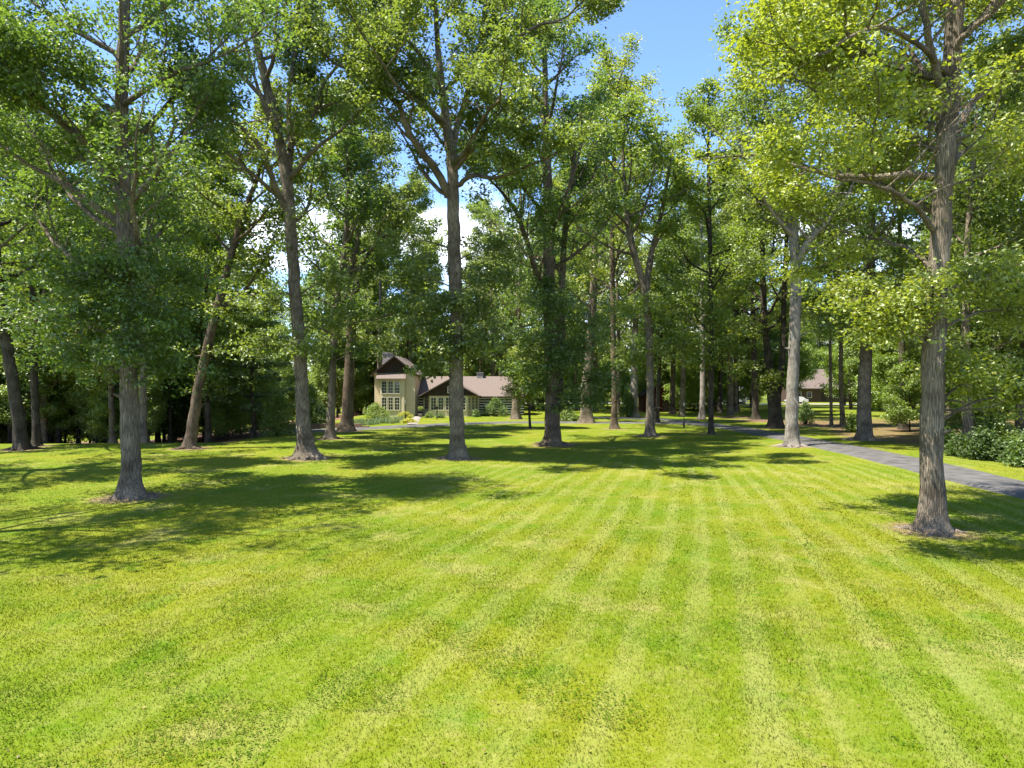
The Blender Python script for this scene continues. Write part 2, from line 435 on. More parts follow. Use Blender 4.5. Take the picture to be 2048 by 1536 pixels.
def road(name, C, w, mat, lift, label=None, wob=0.12, seed=3):
    rng = np.random.default_rng(seed)
    T = np.gradient(C, axis=0); T /= np.linalg.norm(T, axis=1)[:, None]
    N = np.stack([-T[:, 1], T[:, 0]], 1)
    k = 7
    V, F = [], []
    el = np.convolve(rng.normal(0, wob, len(C)), [0.3, 0.4, 0.3], 'same'); er = np.convolve(rng.normal(0, wob, len(C)), [0.3, 0.4, 0.3], 'same')
    for i in range(len(C)):
        for j in range(k):
            t = j / (k - 1) * 2 - 1
            off = t * w / 2 + (el[i] * max(t, 0) + er[i] * min(t, 0))
            p = C[i] + N[i] * off
            z = float(gz(p[0], p[1])) + lift + 0.03 * (1 - t * t)
            if j in (0, k - 1): z -= 0.09
            V.append((p[0], p[1], z))
    for i in range(len(C) - 1):
        for j in range(k - 1):
            a = i * k + j
            F.append((a, a + 1, a + k + 1, a + k))
    me = np_mesh(name, np.array(V), np.array(F)[:, ::-1], 4, True)
    o = link(name, me, mat); tag(o, kind='structure')
    if label: o['label'] = label
    return o
road('driveway', DRIVE_C, 3.7, M['asphalt'], 0.05)
road('garage_path', GARAGE_C, 3.6, M['asphalt'], 0.058)
road('street', catmull([(-5, 158), (30, 156), (60, 151), (95, 146), (130, 143)]), 7.5, M['concrete'], 0.05)
road('walkway_path', catmull([(-10.6, 74), (-11.2, 80), (-11.9, 86), (-12.3, 91.5)]), 1.3, M['concrete'], 0.05, wob=0.03)

def near_line(x, y, C):
    d = np.full(np.shape(x), 1e9)
    for i in range(0, len(C) - 1, 2):
        a = C[i]; b = C[min(i + 2, len(C) - 1)]
        ab = b - a; L2 = ab @ ab + 1e-9
        t = np.clip(((x - a[0]) * ab[0] + (y - a[1]) * ab[1]) / L2, 0, 1)
        d = np.minimum(d, np.hypot(x - a[0] - t * ab[0], y - a[1] - t * ab[1]))
    return d

# ------------------------------------------------------------------ tree builder
UP = np.array([0, 0, 1.0])
def unit(v): return v / (np.linalg.norm(v) + 1e-9)

class Tree:
    def __init__(s, seed, leaf=0.17, per=70, puff=0.62, origin=(0, 0, 0)):
        s.rng = np.random.default_rng(seed)
        s.V = []; s.F = []; s.nv = 0
        s.C = []            # clusters: x,y,z,r,tint
        s.leaf = leaf; s.per = per * 0.60; s.puff = puff
        s.o = np.array(origin, float)
        s.rmin = 0.012
        s.tint_bias = 0.0
    def tube(s, P, rad, sides=6, flare=0.0, lobes=None, rough=0.0):
        P = np.asarray(P, float); n = len(P)
        T = np.gradient(P, axis=0); T /= (np.linalg.norm(T, axis=1)[:, None] + 1e-9)
        ref = np.array([1.0, 0, 0]) if abs(T[0][0]) < 0.9 else np.array([0, 1.0, 0])
        A = ref - (T @ ref)[:, None] * T; A /= (np.linalg.norm(A, axis=1)[:, None] + 1e-9)
        B = np.cross(T, A)
        th = np.arange(sides) * 2 * math.pi / sides
        rr = np.asarray(rad, float)[:, None] * np.ones((1, sides))
        if flare > 0:
            h = (P[:, 2] - P[0, 2])[:, None]
            ph = s.rng.uniform(0, 6.28, 3)
            lob = 1 + 0.45 * np.cos(3 * th + ph[0]) + 0.35 * np.cos(5 * th + ph[1])
            rr = rr * (1 + flare * np.exp(-np.maximum(h - 0.3, 0) / 0.42) * lob[None, :] * 0.75 + 0.10 * flare * np.exp(-h / 1.6))
            lump = 0.045 * np.sin(th[None, :] * 2 + h * 1.3 + ph[0]) * np.sin(h * 2.1 + ph[1]) + 0.03 * np.sin(th[None, :] * 3 - h * 2.7 + ph[2]) + 0.03 * np.sin(h * 3.9 + th[None, :] + ph[1])
            rr = rr * (1 + lump)
            rr = rr * (1 + 0.035 * np.cos(2 * th + ph[2])[None, :] + s.rng.normal(0, rough, rr.shape))
        Q = P[:, None, :] + rr[:, :, None] * (np.cos(th)[None, :, None] * A[:, None, :] + np.sin(th)[None, :, None] * B[:, None, :])
        s.V.append(Q.reshape(-1, 3))
        i = np.arange(n - 1)[:, None] * sides; j = np.arange(sides)[None, :]; j2 = (j + 1) % sides
        f = np.stack([i + j, i + j2, i + sides + j2, i + sides + j], -1).reshape(-1, 4) + s.nv
        s.F.append(f); s.nv += n * sides
    def cluster(s, p, r=None, t=None):
        r = r if r else s.puff * s.rng.uniform(0.7, 1.35)
        t = t if t is not None else s.rng.uniform(0.12, 0.72)
        s.C.append((p[0], p[1], p[2], r, t + s.tint_bias))
    def path(s, p, d, L, n, wob, trop):
        pts = [np.array(p, float)]; d = unit(np.array(d, float))
        for i in range(n):
            d = unit(d + s.rng.normal(0, wob, 3) + UP * trop)
            pts.append(pts[-1] + d * L / n)
        return np.array(pts)
    def twig(s, p, d, L, r):
        P = s.path(p, d, L, 2, 0.25, 0.06)
        s.tube(P, [r, r * 0.7, r * 0.35], 3)
        s.cluster(P[-1])
        if s.rng.random() < 0.45: s.cluster(P[1] + s.rng.normal(0, 0.15, 3))
    def along(s, P, t):
        f = t * (len(P) - 1); i = min(int(f), len(P) - 2); u = f - i
        return P[i] * (1 - u) + P[i + 1] * u, unit(P[i + 1] - P[i])
    def branch(s, p, d, L, r, ntw=3):
        P = s.path(p, d, L, 3, 0.22, 0.10)
        s.tube(P, np.linspace(r, max(r * 0.3, s.rmin), 4), 4)
        for k in range(ntw):
            q, dd = s.along(P, s.rng.uniform(0.25, 0.95))
            nd = unit(dd + s.rng.normal(0, 0.8, 3) * np.array([1, 1, 0.6]))
            s.twig(q, nd, L * s.rng.uniform(0.25, 0.5), max(r * 0.4, s.rmin))
        s.twig(P[-1], dd, L * 0.3, max(r * 0.35, s.rmin))
    def side_shoots(s, P, r0, r1, n, L, t0=0.25):
        side = s.rng.choice([-1, 1])
        for k in range(n):
            t = t0 + (1 - t0) * (k + s.rng.uniform(0.1, 0.9)) / n
            q, dd = s.along(P, min(t, 0.98))
            perp = unit(np.cross(dd, UP) + 1e-3) * side
            side = -side
            nd = unit(dd * s.rng.uniform(0.35, 0.8) + perp * s.rng.uniform(0.5, 1.0) + UP * s.rng.uniform(-0.25, 0.55))
            s.branch(q, nd, L * s.rng.uniform(0.7, 1.2) * (1.15 - 0.5 * t), max((r0 + (r1 - r0) * t) * 0.5, s.rmin), s.ntw)
    ntw = 3
    def limb(s, p, d, L, r, nb=6, trop=0.10):
        P = s.path(p, d, L, 6, 0.14, trop)
        s.tube(P, np.linspace(r, max(r * 0.22, 0.02), 7), 6)
        s.side_shoots(P, r, r * 0.25, nb, L * 0.42)
        s.branch(P[-1], unit(P[-1] - P[-2]), L * 0.28, max(r * 0.25, s.rmin), s.ntw)
    def big(s, P, r0, r1, nl=5, L=4.0, sides=9, t0=0.3):
        """explicit limb polyline carrying its own limbs"""
        P = catmull(P, 4)
        P[1:-1] += s.rng.normal(0, 0.03, P[1:-1].shape)
        rad = np.linspace(r0, r1, len(P))
        s.tube(P, rad, sides)
        side = 1
        for k in range(nl):
            t = t0 + (1 - t0) * (k + s.rng.uniform(0.2, 0.9)) / nl
            q, dd = s.along(P, min(t, 0.99))
            a = s.rng.uniform(0, 6.28)
            out = np.array([math.cos(a), math.sin(a), 0])
            nd = unit(dd * 0.55 + out * 0.9 + UP * s.rng.uniform(0.0, 0.35))
            s.limb(q, nd, L * s.rng.uniform(0.7, 1.2) * (1.1 - 0.35 * t), max((r0 + (r1 - r0) * t) * 0.45, 0.03), 5)
        s.limb(P[-1], unit(P[-1] - P[-2]), L * 0.8, r1, 5)
    def sprouts(s, P, z0, z1, n, L=0.9, t=None):
        """short leafy shoots straight off the trunk"""
        P = np.asarray(P)
        for k in range(n):
            z = s.rng.uniform(z0, z1)
            x = np.interp(z, P[:, 2], P[:, 0]); y = np.interp(z, P[:, 2], P[:, 1])
            a = s.rng.uniform(0, 6.28)
            s.twig(np.array([x, y, z]), np.array([math.cos(a), math.sin(a), s.rng.uniform(-0.1, 0.6)]), L * s.rng.uniform(0.6, 1.5), 0.02)
    def leaves(s, squash=0.46, up=0.9):
        rng = s.rng
        C = np.array(s.C)
        n = np.maximum((s.per * (C[:, 3] / s.puff) ** 1.5 * rng.uniform(0.6, 1.3, len(C))).astype(int), 6)
        idx = np.repeat(np.arange(len(C)), n); N = len(idx)
        off = rng.normal(0, 0.5, (N, 3)) * np.array([1, 1, squash])
        ln = np.linalg.norm(off, axis=1, keepdims=True)
        off = off / np.maximum(ln / 1.05, 1)
        pos = C[idx, :3] + off * C[idx, 3:4]
        nrm = rng.normal(0, 0.62, (N, 3)) + off * 0.35; nrm[:, 2] += up
        nrm /= np.linalg.norm(nrm, axis=1, keepdims=True)
        ax = rng.normal(0, 1, (N, 3)) + off * 0.9; ax[:, 2] -= 0.25
        ax -= (ax * nrm).sum(1, keepdims=True) * nrm; ax /= np.linalg.norm(ax, axis=1, keepdims=True)
        bx = np.cross(nrm, ax)
        L = (s.leaf * rng.uniform(0.6, 1.35, N))[:, None]
        W = L * rng.uniform(0.28, 0.42, (N, 1))
        fold = nrm * (W * 0.35)
        v0 = pos - ax * L * 0.5; v2 = pos + ax * L * 0.5
        v1 = pos + bx * W + fold - ax * L * 0.05; v3 = pos - bx * W + fold - ax * L * 0.05
        V = np.stack([v0, v1, v2, v3], 1).reshape(-1, 3)
        F = np.arange(N * 4).reshape(-1, 4)
        t = np.clip(C[idx, 4] + rng.normal(0, 0.10, N) + (rng.random(N) < 0.02) * 0.3, 0, 1)
        tint = np.ones((N, 4, 4), np.float32); tint[:, :, 0] = t[:, None]; tint[:, :, 1] = rng.random(N)[:, None]
        return V, F, tint.reshape(-1, 4)
    def finish(s, name, leafmat, barkmat, label, cat='tree', group=None, squash=0.46):
        root = empty(name, tuple(s.o))
        V = np.concatenate(s.V) - s.o; F = np.concatenate(s.F)
        link('trunk', np_mesh('trunk', V, F, 4, True), barkmat, root)
        V, F, t = s.leaves(squash)
        link('crown', np_mesh('crown', V - s.o, F, 4, False, t), leafmat, root)
        global NLEAF
        NLEAF += len(F)
        tag(root, label, cat, group)
        return root
NLEAF = 0

def spine(pts, Y, ylean=0.0):
    """pixel polyline [(px,py,width_px)] at depth Y -> world points and radii"""
    P = np.array([at(a, b, Y) for a, b, w in pts]); r = np.array([w / 2 / FPX * Y for a, b, w in pts])
    P[:, 1] += ylean * np.linspace(0, 1, len(P)) ** 2
    return P, r

def resample(P, r, step):
    d = np.concatenate([[0], np.cumsum(np.linalg.norm(np.diff(P, axis=0), axis=1))])
    n = max(int(d[-1] / step), 6)
    # denser near the base for the flare
    t = d[-1] * np.linspace(0, 1, n) ** 1.35
    Q = np.stack([np.interp(t, d, P[:, i]) for i in range(3)], 1)
    # smooth
    for _ in range(3):
        Q[1:-1] = 0.25 * Q[:-2] + 0.5 * Q[1:-1] + 0.25 * Q[2:]
    return Q, np.interp(t, d, r)

def make_tree(name, seed, Y, pts, label, leaf='mid', bark='grey', crown=(9, 1.0, 7.0, 16), bigs=(), sprouts=(), flare=1.0,
              leafsize=0.17, per=70, puff=0.62, sides=18, group=None, tint=0.0, lower=(), bias=(0, 0), biasw=0.0, bigL=4.0, clear=None):
    """crown = (height of first limb, share of the top, limb length, number of limbs)"""
    P, r = spine(pts, Y)
    base = P[0].copy(); base[2] = float(gz(base[0], base[1]))
    shift = base[2] - P[0][2]
    P[0] = base
    T = Tree(seed, leafsize, per, puff, base)
    T.tint_bias = tint
    PB = np.vstack([P[0] - np.array([0, 0, 0.35]), P]); rB = np.concatenate([[r[0]], r])
    # base width in pts already holds the bare trunk radius, flare is added
    Q, q = resample(PB, rB, 0.3 if Y < 45 else 0.6)
    Q[:, :2] += np.cumsum(T.rng.normal(0, 0.012, (len(Q), 2)), axis=0) * 0.5
    T.tube(Q, q, sides, flare, rough=0.018 if Y < 60 else 0.01)
    BASES.append((base[0], base[1], r[0]))
    h0, top, L, nl = crown
    zt = Q[-1][2]
    ga = T.rng.uniform(0, 6.28)
    for k in range(nl):
        t = (k + T.rng.uniform(0.1, 0.9)) / nl
        z = base[2] + h0 + (zt - base[2] - h0) * t
        i = int(np.argmin(abs(Q[:, 2] - z)))
        a = ga + k * 2.399 + T.rng.normal(0, 0.3)
        out = np.array([math.cos(a) + bias[0] * biasw, math.sin(a) + bias[1] * biasw, 0]); out = unit(out)
        ll = L * (0.62 + 0.55 * math.sin(math.pi * min(1, 0.18 + t * 0.85))) * T.rng.uniform(0.75, 1.15) * (1 - 0.35 * t)
        el = T.rng.uniform(0.1, 0.45) + 0.75 * t
        T.limb(Q[i], unit(out + UP * el), ll, max(min(q[i] * 0.55, 0.16), 0.04), 6)
    T.limb(Q[-1], np.array([0.05, 0, 1]), L * 0.5, q[-1] * 0.9, 5)
    for (bp, r0, r1, nb) in bigs:
        W = []
        for e in bp:
            p = at(e[0], e[1], Y + (e[2] if len(e) > 2 else 0)); W.append(p)
        s_ = Y / FPX / 2
        T.big(W, r0 * s_, r1 * s_, nb, bigL)
    for (z0, z1, n, L_) in sprouts:
        T.sprouts(Q, z0, z1, n, L_)
    if Y < 70:
        for k in range(7):
            z = base[2] + T.rng.uniform(2.2, h0 + 3); i = int(np.argmin(abs(Q[:, 2] - z))); a = T.rng.uniform(0, 6.28)
            d0 = np.array([math.cos(a), math.sin(a), T.rng.uniform(-0.1, 0.5)])
            if k < 3:   # broken stub with a collar
                T.tube(np.array([Q[i] + d0 * q[i] * 0.4, Q[i] + d0 * (q[i] + 0.05), Q[i] + d0 * (q[i] + T.rng.uniform(0.12, 0.35))]), [q[i] * 0.42, q[i] * 0.24, q[i] * 0.14], 7)
            else:       # bare dead branch
                W = T.path(Q[i], d0, T.rng.uniform(1.2, 2.8), 5, 0.25, -0.02)
                T.tube(W, np.linspace(0.035, 0.008, 6), 4)
                T.tube(T.path(W[3], unit(W[3] - W[2] + T.rng.normal(0, 0.5, 3)), 0.8, 3, 0.3, 0), [0.014, 0.011, 0.008, 0.005], 3)
        if Y < 60:      # surface roots
            for k in range(6):
                a = T.rng.uniform(0, 6.28); rr0 = r[0]
                W = [base + np.array([math.cos(a) * rr0 * 1.1, math.sin(a) * rr0 * 1.1, 0.10])]
                for m_ in range(5):
                    a += T.rng.normal(0, 0.28); W.append(W[-1] + np.array([math.cos(a), math.sin(a), 0]) * rr0 * 0.5)
                W = np.array(W); W[:, 2] = gz(W[:, 0], W[:, 1]) + np.linspace(0.08, -0.06, 6)
                T.tube(W, np.linspace(0.16, 0.05, 6) * rr0 / 0.4, 7)
    for (px, py, dy, rr, n) in lower:      # leafy boughs seen at a given place
        c = at(px, py, Y + dy)
        i = int(np.argmin(np.linalg.norm(Q - (c - UP * 0.8), axis=1)))
        v = c - Q[i]
        Pm = np.array([Q[i], Q[i] + v * 0.5 + UP * 0.25, c])
        Pm = catmull(Pm, 3)
        T.tube(Pm, np.linspace(0.05, 0.02, len(Pm)), 5)
        for k in range(int(n * 2.2)):
            off = T.rng.normal(0, 0.5, 3) * np.array([rr, rr, rr * 0.5]) * 1.15
            if T.rng.random() < 0.4:
                T.twig(Pm[-2], unit(c + off - Pm[-2]), np.linalg.norm(c + off - Pm[-2]), 0.02)
            else:
                T.cluster(c + off)
    if clear:       # few leafy shoots straight in front of the stem
        z0, z1, hw = clear
        T.C = [c for c in T.C if not (z0 < c[2] < z1 and c[1] < np.interp(c[2], Q[:, 2], Q[:, 1]) and abs(c[0] - np.interp(c[2], Q[:, 2], Q[:, 0]) * c[1] / Y) < hw and T.rng.random() < 0.88)]
    o = T.finish(name, LEAF[leaf], BARK[bark], label, group=group)
    return o

# ------------------------------------------------------------------ the trees one can tell apart
make_tree('oak_tree', 11, 20.3,
    [(1862,1064,43),(1861,960,41),(1862,800,40),(1868,600,38),(1880,450,36),(1892,250,34),(1905,60,31),(1912,-120,26),(1920,-350,16),(1922,-480,8)],
    'large grey-barked oak with yellow-green crown standing by itself on the lawn beside the driveway',
    'yellow', 'grey', (9.0, 1, 6.6, 20),
    bigs=[([(1891,200),(1868,130,-0.5),(1850,50,-1),(1838,-80,-1.5),(1810,-200,-2)], 17, 8, 4),
          ([(1890,390),(1912,300,0.5),(1928,232,1),(1965,190,1.5),(2022,145,2)], 14, 7, 4),
          ([(1902,110),(1935,65,-0.6),(1985,25,-1.0),(2060,-60,-1.5)], 15, 7, 4),
          ([(1872,470),(1835,420,-0.6),(1790,385,-1.6),(1730,365,-2.6)], 12, 5, 4),
          ([(1880,300),(1820,270,1),(1750,215,1.5),(1660,190,2.0)], 13, 5, 5),
          ([(1895,150),(1840,90,-1.2),(1760,55,-2.4),(1680,85,-3.2)], 13, 5, 5),
          ([(1870,540),(1820,500,1.2),(1760,480,2.2),(1690,470,3)], 10, 4, 4)],
    lower=[(1970,760,0.6,1.3,16),(2030,790,0.8,1.0,10),(1930,740,-0.2,0.8,8),(1815,610,-0.6,0.9,12),(1770,650,-0.3,0.9,12),(1860,560,-0.9,0.7,8),(1720,590,0.6,1.0,12),(1985,560,0.5,1.2,14),(2040,620,1,1.2,12)],
    sprouts=[(7,10,7,0.8)], leafsize=0.12, per=90, puff=0.58, sides=26, flare=0.9, tint=0.06, bigL=3.4, bias=(-0.15, 1), biasw=1.0, clear=(7.2, 18, 0.95))

make_tree('oak_tree', 12, 26.6,
    [(263,993,35),(262,930,33),(258,800,32),(255,640,31),(248,450,30),(240,250,25),(245,100,22),(250,-60,17),(252,-240,9)],
    'dense dark-green oak near the lawn edge with leaves hanging low around its trunk',
    'dark', 'grey', (7.5, 1, 6.0, 20),
    bigs=[([(250,410),(215,350,-0.6),(175,290,-1),(110,230,-1.5),(50,180,-2)], 18, 7, 6),
          ([(252,365),(290,335,0.4),(330,300,0.6),(350,250,0.8)], 14, 6, 4),
          ([(246,470),(180,430,1),(110,350,2),(60,260,3)], 14, 6, 5)],
    lower=[(180,640,-1.4,1.4,14),(330,650,-1.0,1.2,14),(150,720,-0.6,1.2,12),(250,700,-1.5,1.0,10),(340,735,0.3,1.1,10),(120,560,-1,1.4,16),(370,560,0.4,1.3,14),(60,640,0,1.4,14),(200,540,-1.6,1.2,14),(300,520,-1.4,1.2,12),(280,605,-1.6,0.9,8)],
    sprouts=[(5.0,14,40,1.0)], leafsize=0.15, per=72, puff=0.64, sides=24, flare=0.95, bigL=3.6)

make_tree('oak_tree', 13, 40,
    [(614,918,30),(605,850,27),(600,740,24),(590,600,23),(583,500,22),(576,400,21),(566,330,19),(545,230,20),(520,130,15),(500,30,10),(490,-60,6)],
    'leaning oak with broad flared roots and an uneven forked trunk, midway down the lawn',
    'olive', 'grey', (13, 1, 6.5, 13),
    bigs=[([(577,400),(580,300,1),(577,200,1.5),(592,90,2),(600,-20,2)], 15, 7, 6),
          ([(574,420),(548,370,-1),(528,310,-2),(490,260,-3),(440,230,-4)], 14, 6, 5),
          ([(578,300),(620,240,1),(650,160,1),(690,120,1)], 11, 5, 4)],
    lower=[(520,690,0,1.5,12),(660,640,1,1.3,10),(540,600,-1,1.5,12),(620,700,-1.3,1.0,8),(680,560,1,1.3,10)],
    sprouts=[(5.5,13,22,1.2)], leafsize=0.20, per=58, puff=0.68, sides=22, flare=1.6, clear=(8.5, 22, 0.9))

make_tree('oak_tree', 14, 41,
    [(916,914,27),(913,850,27),(912,760,27),(913,640,26),(908,500,25),(905,400,24),(904,330,21),(893,250,17),(882,160,14),(872,60,10),(868,-60,6)],
    'tall open-crowned oak with wide spreading limbs right before the house',
    'olive', 'grey', (14.5, 1, 6.5, 10),
    bigs=[([(899,390),(862,325,-1),(822,275,-2),(795,210,-2.5),(755,172,-3),(705,140,-3.5)], 17, 6, 6),
          ([(903,300),(925,220,1),(945,150,1.2),(965,60,1.5),(975,-40,1.5)], 15, 7, 6),
          ([(912,372),(945,352,-1),(990,356,-2.5),(1050,335,-4)], 11, 5, 4),
          ([(880,170),(840,110,-1),(800,60,-2),(770,-20,-3)], 10, 5, 5),
          ([(930,190),(990,130,-1.5),(1060,60,-3),(1120,40,-4)], 10, 4, 5),
          ([(893,250),(850,210,-2.5),(800,180,-4.5),(760,120,-6.5)], 10, 4, 4),
          ([(908,330),(940,290,-2.5),(970,230,-5.5),(1000,200,-8)], 11, 4, 5)],
    lower=[(880,700,-0.8,1.5,16),(950,690,-0.5,1.3,14),(840,640,0,1.6,16),(960,620,0,1.5,14),(900,600,-1.2,1.4,14),(860,740,-0.4,0.9,7),(985,560,0.6,1.6,14),(830,560,0.6,1.5,14),(1000,500,1,1.6,14),(800,480,1,1.6,12)],
    sprouts=[(6,13,20,1.1)], leafsize=0.20, per=56, puff=0.66, sides=22, flare=1.2, bias=(0, -1), biasw=0.2, clear=(9.5, 24, 0.8))

make_tree('oak_tree', 15, 50,
    [(1106,889,31),(1105,800,29),(1101,650,26),(1097,560,24),(1096,400,20),(1090,250,15),(1088,120,10),(1088,60,6)],
    'stout dark oak with a split double trunk thick with low foliage',
    'dark', 'brown', (10, 1, 7.5, 20),
    bigs=[([(1100,640),(1065,520,-1),(1040,440,-2),(1005,385,-3)], 13, 6, 5),
          ([(1112,800),(1122,700,0.6),(1124,560,1),(1135,420,1),(1150,300,1)], 20, 8, 5)],
    lower=[(1060,680,-1.5,2.0,20),(1150,700,-1,2.2,22),(1190,760,0,1.8,16),(1110,620,-2,1.8,18),(1060,590,-1,1.9,18),(1190,650,1,2.0,18),(1140,800,-0.6,1.4,14),(1080,770,-1,1.2,11),(1185,800,0.5,1.2,9),(1045,740,-0.5,1.4,12),(1120,720,-2,1.6,14)],
    sprouts=[(4.5,14,30,1.3)], leafsize=0.20, per=56, puff=0.72, sides=20, flare=0.7)

make_tree('oak_tree', 16, 48,
    [(1584,893,24),(1583,840,23),(1588,700,21),(1592,560,20),(1590,500,19),(1582,430,18),(1575,340,15),(1570,240,12),(1560,150,8),(1555,90,5)],
    'straight pale-barked oak at the inner edge of the driveway, forked above a bare trunk',
    'mid', 'pale', (12.5, 1, 7.0, 17),
    bigs=[([(1592,540),(1612,490,-0.5),(1645,455,-1),(1690,400,-1.5)], 16, 7, 5),
          ([(1586,470),(1540,400,1),(1500,330,2),(1450,280,2)], 12, 6, 5),
          ([(1578,360),(1610,280,1),(1640,180,1),(1650,90,1)], 12, 6, 5)],
    lower=[(1640,660,1.5,1.3,10),(1500,520,2,1.8,14)],
    sprouts=[(12,16,6,1.0)], leafsize=0.21, per=56, puff=0.72, sides=20, flare=0.85, clear=(5, 16, 0.8))

def mid(seed, base, pts, label, leaf, bark, crown, **kw):
    Y = depth_of(base)
    d = dict(leafsize=0.25, per=36, puff=0.8, sides=14, flare=0.8)
    d.update(kw)
    return make_tree(kw.pop('name', 'tree') if 'name' in kw else 'oak_tree', seed, Y, pts, label, leaf, bark, crown, **{k: v for k, v in d.items() if k != 'name'})

mid(21, 900, [(380,900,22),(395,780,20),(415,690,18),(432,620,16),(455,540,14),(483,430,12),(520,350,9),(535,270,5)],
    'slim oak leaning to one side with a forked trunk, near the woods edge', 'olive', 'brown', (12, 1, 4.5, 10),
    bigs=[([(434,625),(462,598,0.5),(492,578,1),(530,520,1)], 9, 5, 3)], sprouts=[(5,13,12,1.1)], flare=0.7)
mid(22, 899, [(45,899,25),(30,790,22),(12,680,20),(-5,560,18),(-20,400,15),(-30,250,10),(-35,120,5)],
    'dark oak leaning outward at the edge of the lawn, nearest the picture corner', 'dark', 'dark', (9, 1, 6, 14), sprouts=[(5,12,14,1.2)])
mid(23, 892, [(74,892,15),(68,750,14),(66,600,12),(60,400,9),(58,250,5)],
    'slender dark trunk just beside the leaning oak at the lawn corner', 'mid', 'dark', (8, 1, 4.5, 12), sprouts=[(5,10,10,1.1)])
mid(24, 886, [(287,886,14),(286,750,13),(290,600,11),(300,420,8),(305,300,4)],
    'slim trunk half hidden behind the dense dark oak', 'dark', 'grey', (8, 1, 4.5, 12), sprouts=[(5,10,8,1.1)])
mid(25, 878, [(660,878,17),(663,780,15),(667,690,14),(674,600,13),(690,480,11),(696,380,8),(690,270,4)],
    'middle-sized oak with short trunk and low leaves in front of the reddish trunk', 'dark', 'grey', (7.5, 1, 5.0, 14),
    bigs=[([(664,720),(680,640,0.5),(700,560,1),(715,480,1)], 10, 6, 4)],
    lower=[(640,640,-1,1.8,14),(690,620,-1.5,1.8,16),(720,700,-1,1.3,9),(640,720,0,1.3,9)], sprouts=[(6,12,10,1.2)])
mid(26, 862, [(693,862,23),(697,780,21),(701,690,19),(706,580,17),(700,500,14),(695,400,11),(705,290,8),(712,210,5)],
    'thick reddish-brown trunk with fanned limbs beside the drive, nearest to the two-storey gable', 'olive', 'brown', (13, 1, 7.5, 18),
    bigs=[([(706,600),(730,520,-1),(770,470,-2),(790,440,-2)], 11, 5, 5), ([(704,560),(690,470,1),(660,400,1),(640,330,1)], 11, 5, 5),
          ([(706,560),(720,450,0),(740,360,0),(745,270,0)], 11, 5, 5)],
    lower=[(740,640,-1,1.8,14),(760,690,-1,1.2,8)], sprouts=[(7,13,8,1.2)])
mid(27, 858, [(1228,858,12),(1229,780,11),(1226,640,10),(1224,500,9),(1226,380,9),(1232,240,6),(1235,170,4)],
    'slim straight brown trunk rising from flared roots between two stouter oaks', 'yellow', 'brown', (12, 1, 7.0, 18), flare=1.1)
mid(28, 872, [(1300,872,17),(1300,800,15),(1297,650,14),(1288,570,13),(1262,490,13),(1250,400,10),(1245,300,6)],
    'grey oak whose trunk forks in a V halfway up, centre of the stand', 'mid', 'grey', (15, 1, 6.5, 12),
    bigs=[([(1290,590),(1303,510,0.5),(1320,440,1),(1340,330,1)], 14, 6, 6)],
    lower=[(1340,700,0,1.8,16),(1260,720,1,1.6,14),(1380,680,0,1.9,18),(1330,620,-1,1.8,14),(1250,620,1,1.5,10)], sprouts=[(6,12,10,1.2)])
mid(29, 846, [(1174,846,24),(1172,780,22),(1180,700,17),(1186,600,15),(1190,480,11),(1190,350,8),(1188,250,4)],
    'short-looking massive trunk standing behind the split double oak near the drive', 'fresh', 'grey', (12, 1, 7, 14))
mid(30, 868, [(1422,868,10),(1423,700,9.5),(1420,500,8),(1416,350,7),(1415,240,4)],
    'narrow dark straight trunk just inside the bend of the driveway', 'mid', 'dark', (7.5, 1, 5.0, 16),
    lower=[(1400,720,-1,1.7,14),(1460,690,-1,1.8,14),(1430,640,-1,1.6,14)])
mid(31, 846, [(1313,846,9),(1316,780,8),(1320,700,7),(1328,600,5),(1335,520,3)],
    'thin crooked dark tree at the inner kerb of the driveway bend', 'dark', 'dark', (6, 1, 3.2, 12))
mid(32, 856, [(1552,856,26),(1548,800,24),(1536,720,14),(1528,640,12),(1524,500,10),(1522,380,6)],
    'dark double-stemmed tree across the driveway behind the pale oak', 'yellow', 'dark', (9, 1, 5.5, 14),
    bigs=[([(1553,800),(1566,700,0.4),(1570,560,0.6),(1576,420,1)], 15, 7, 5)],
    lower=[(1500,660,-1,2.0,16),(1480,740,0,1.6,12),(1540,760,-1.5,1.4,10)])
mid(33, 881, [(1728,881,26),(1728,780,24),(1733,690,22),(1740,560,17),(1745,420,12),(1748,320,6)],
    'upright dark-grey oak across the driveway under yellow-green boughs', 'yellow', 'grey', (9.0, 1, 6.5, 16),
    lower=[(1690,640,-1.5,1.8,18),(1640,640,-1.5,1.5,12),(1740,660,-2,1.5,14),(1790,620,-1,1.8,16)])
mid(34, 838, [(1404,838,11),(1405,760,10),(1404,620,8),(1403,480,5),(1402,420,3)],
    'pale upright trunk beyond the far edge of the driveway bend', 'mid', 'pale', (9, 1, 5, 12))
mid(35, 839, [(1512,839,14),(1509,780,13),(1506,650,10),(1505,520,7),(1504,440,4)],
    'dark thick trunk on the leaf litter beyond the drive, left of the double stem', 'mid', 'dark', (8, 1, 5.5, 12))
mid(36, 833, [(1268,833,16),(1268,780,15),(1270,680,12),(1272,560,9),(1274,440,6),(1274,350,3)],
    'pale thick trunk close to the dark red shed', 'olive', 'pale', (8, 1, 5, 12))
mid(37, 853, [(1686,853,9),(1682,760,8),(1684,620,7),(1686,480,5),(1688,400,3)],
    'thin straight tree with dark flared foot in the open grass beyond the driveway', 'mid', 'grey', (8, 1, 3.8, 10), flare=1.0)
mid(38, 853, [(1663,853,6),(1661,760,6),(1660,640,5),(1660,520,3),(1660,470,2)],
    'thinnest pole-like tree in the open grass beyond the driveway', 'mid', 'grey', (8, 1, 3.0, 9))
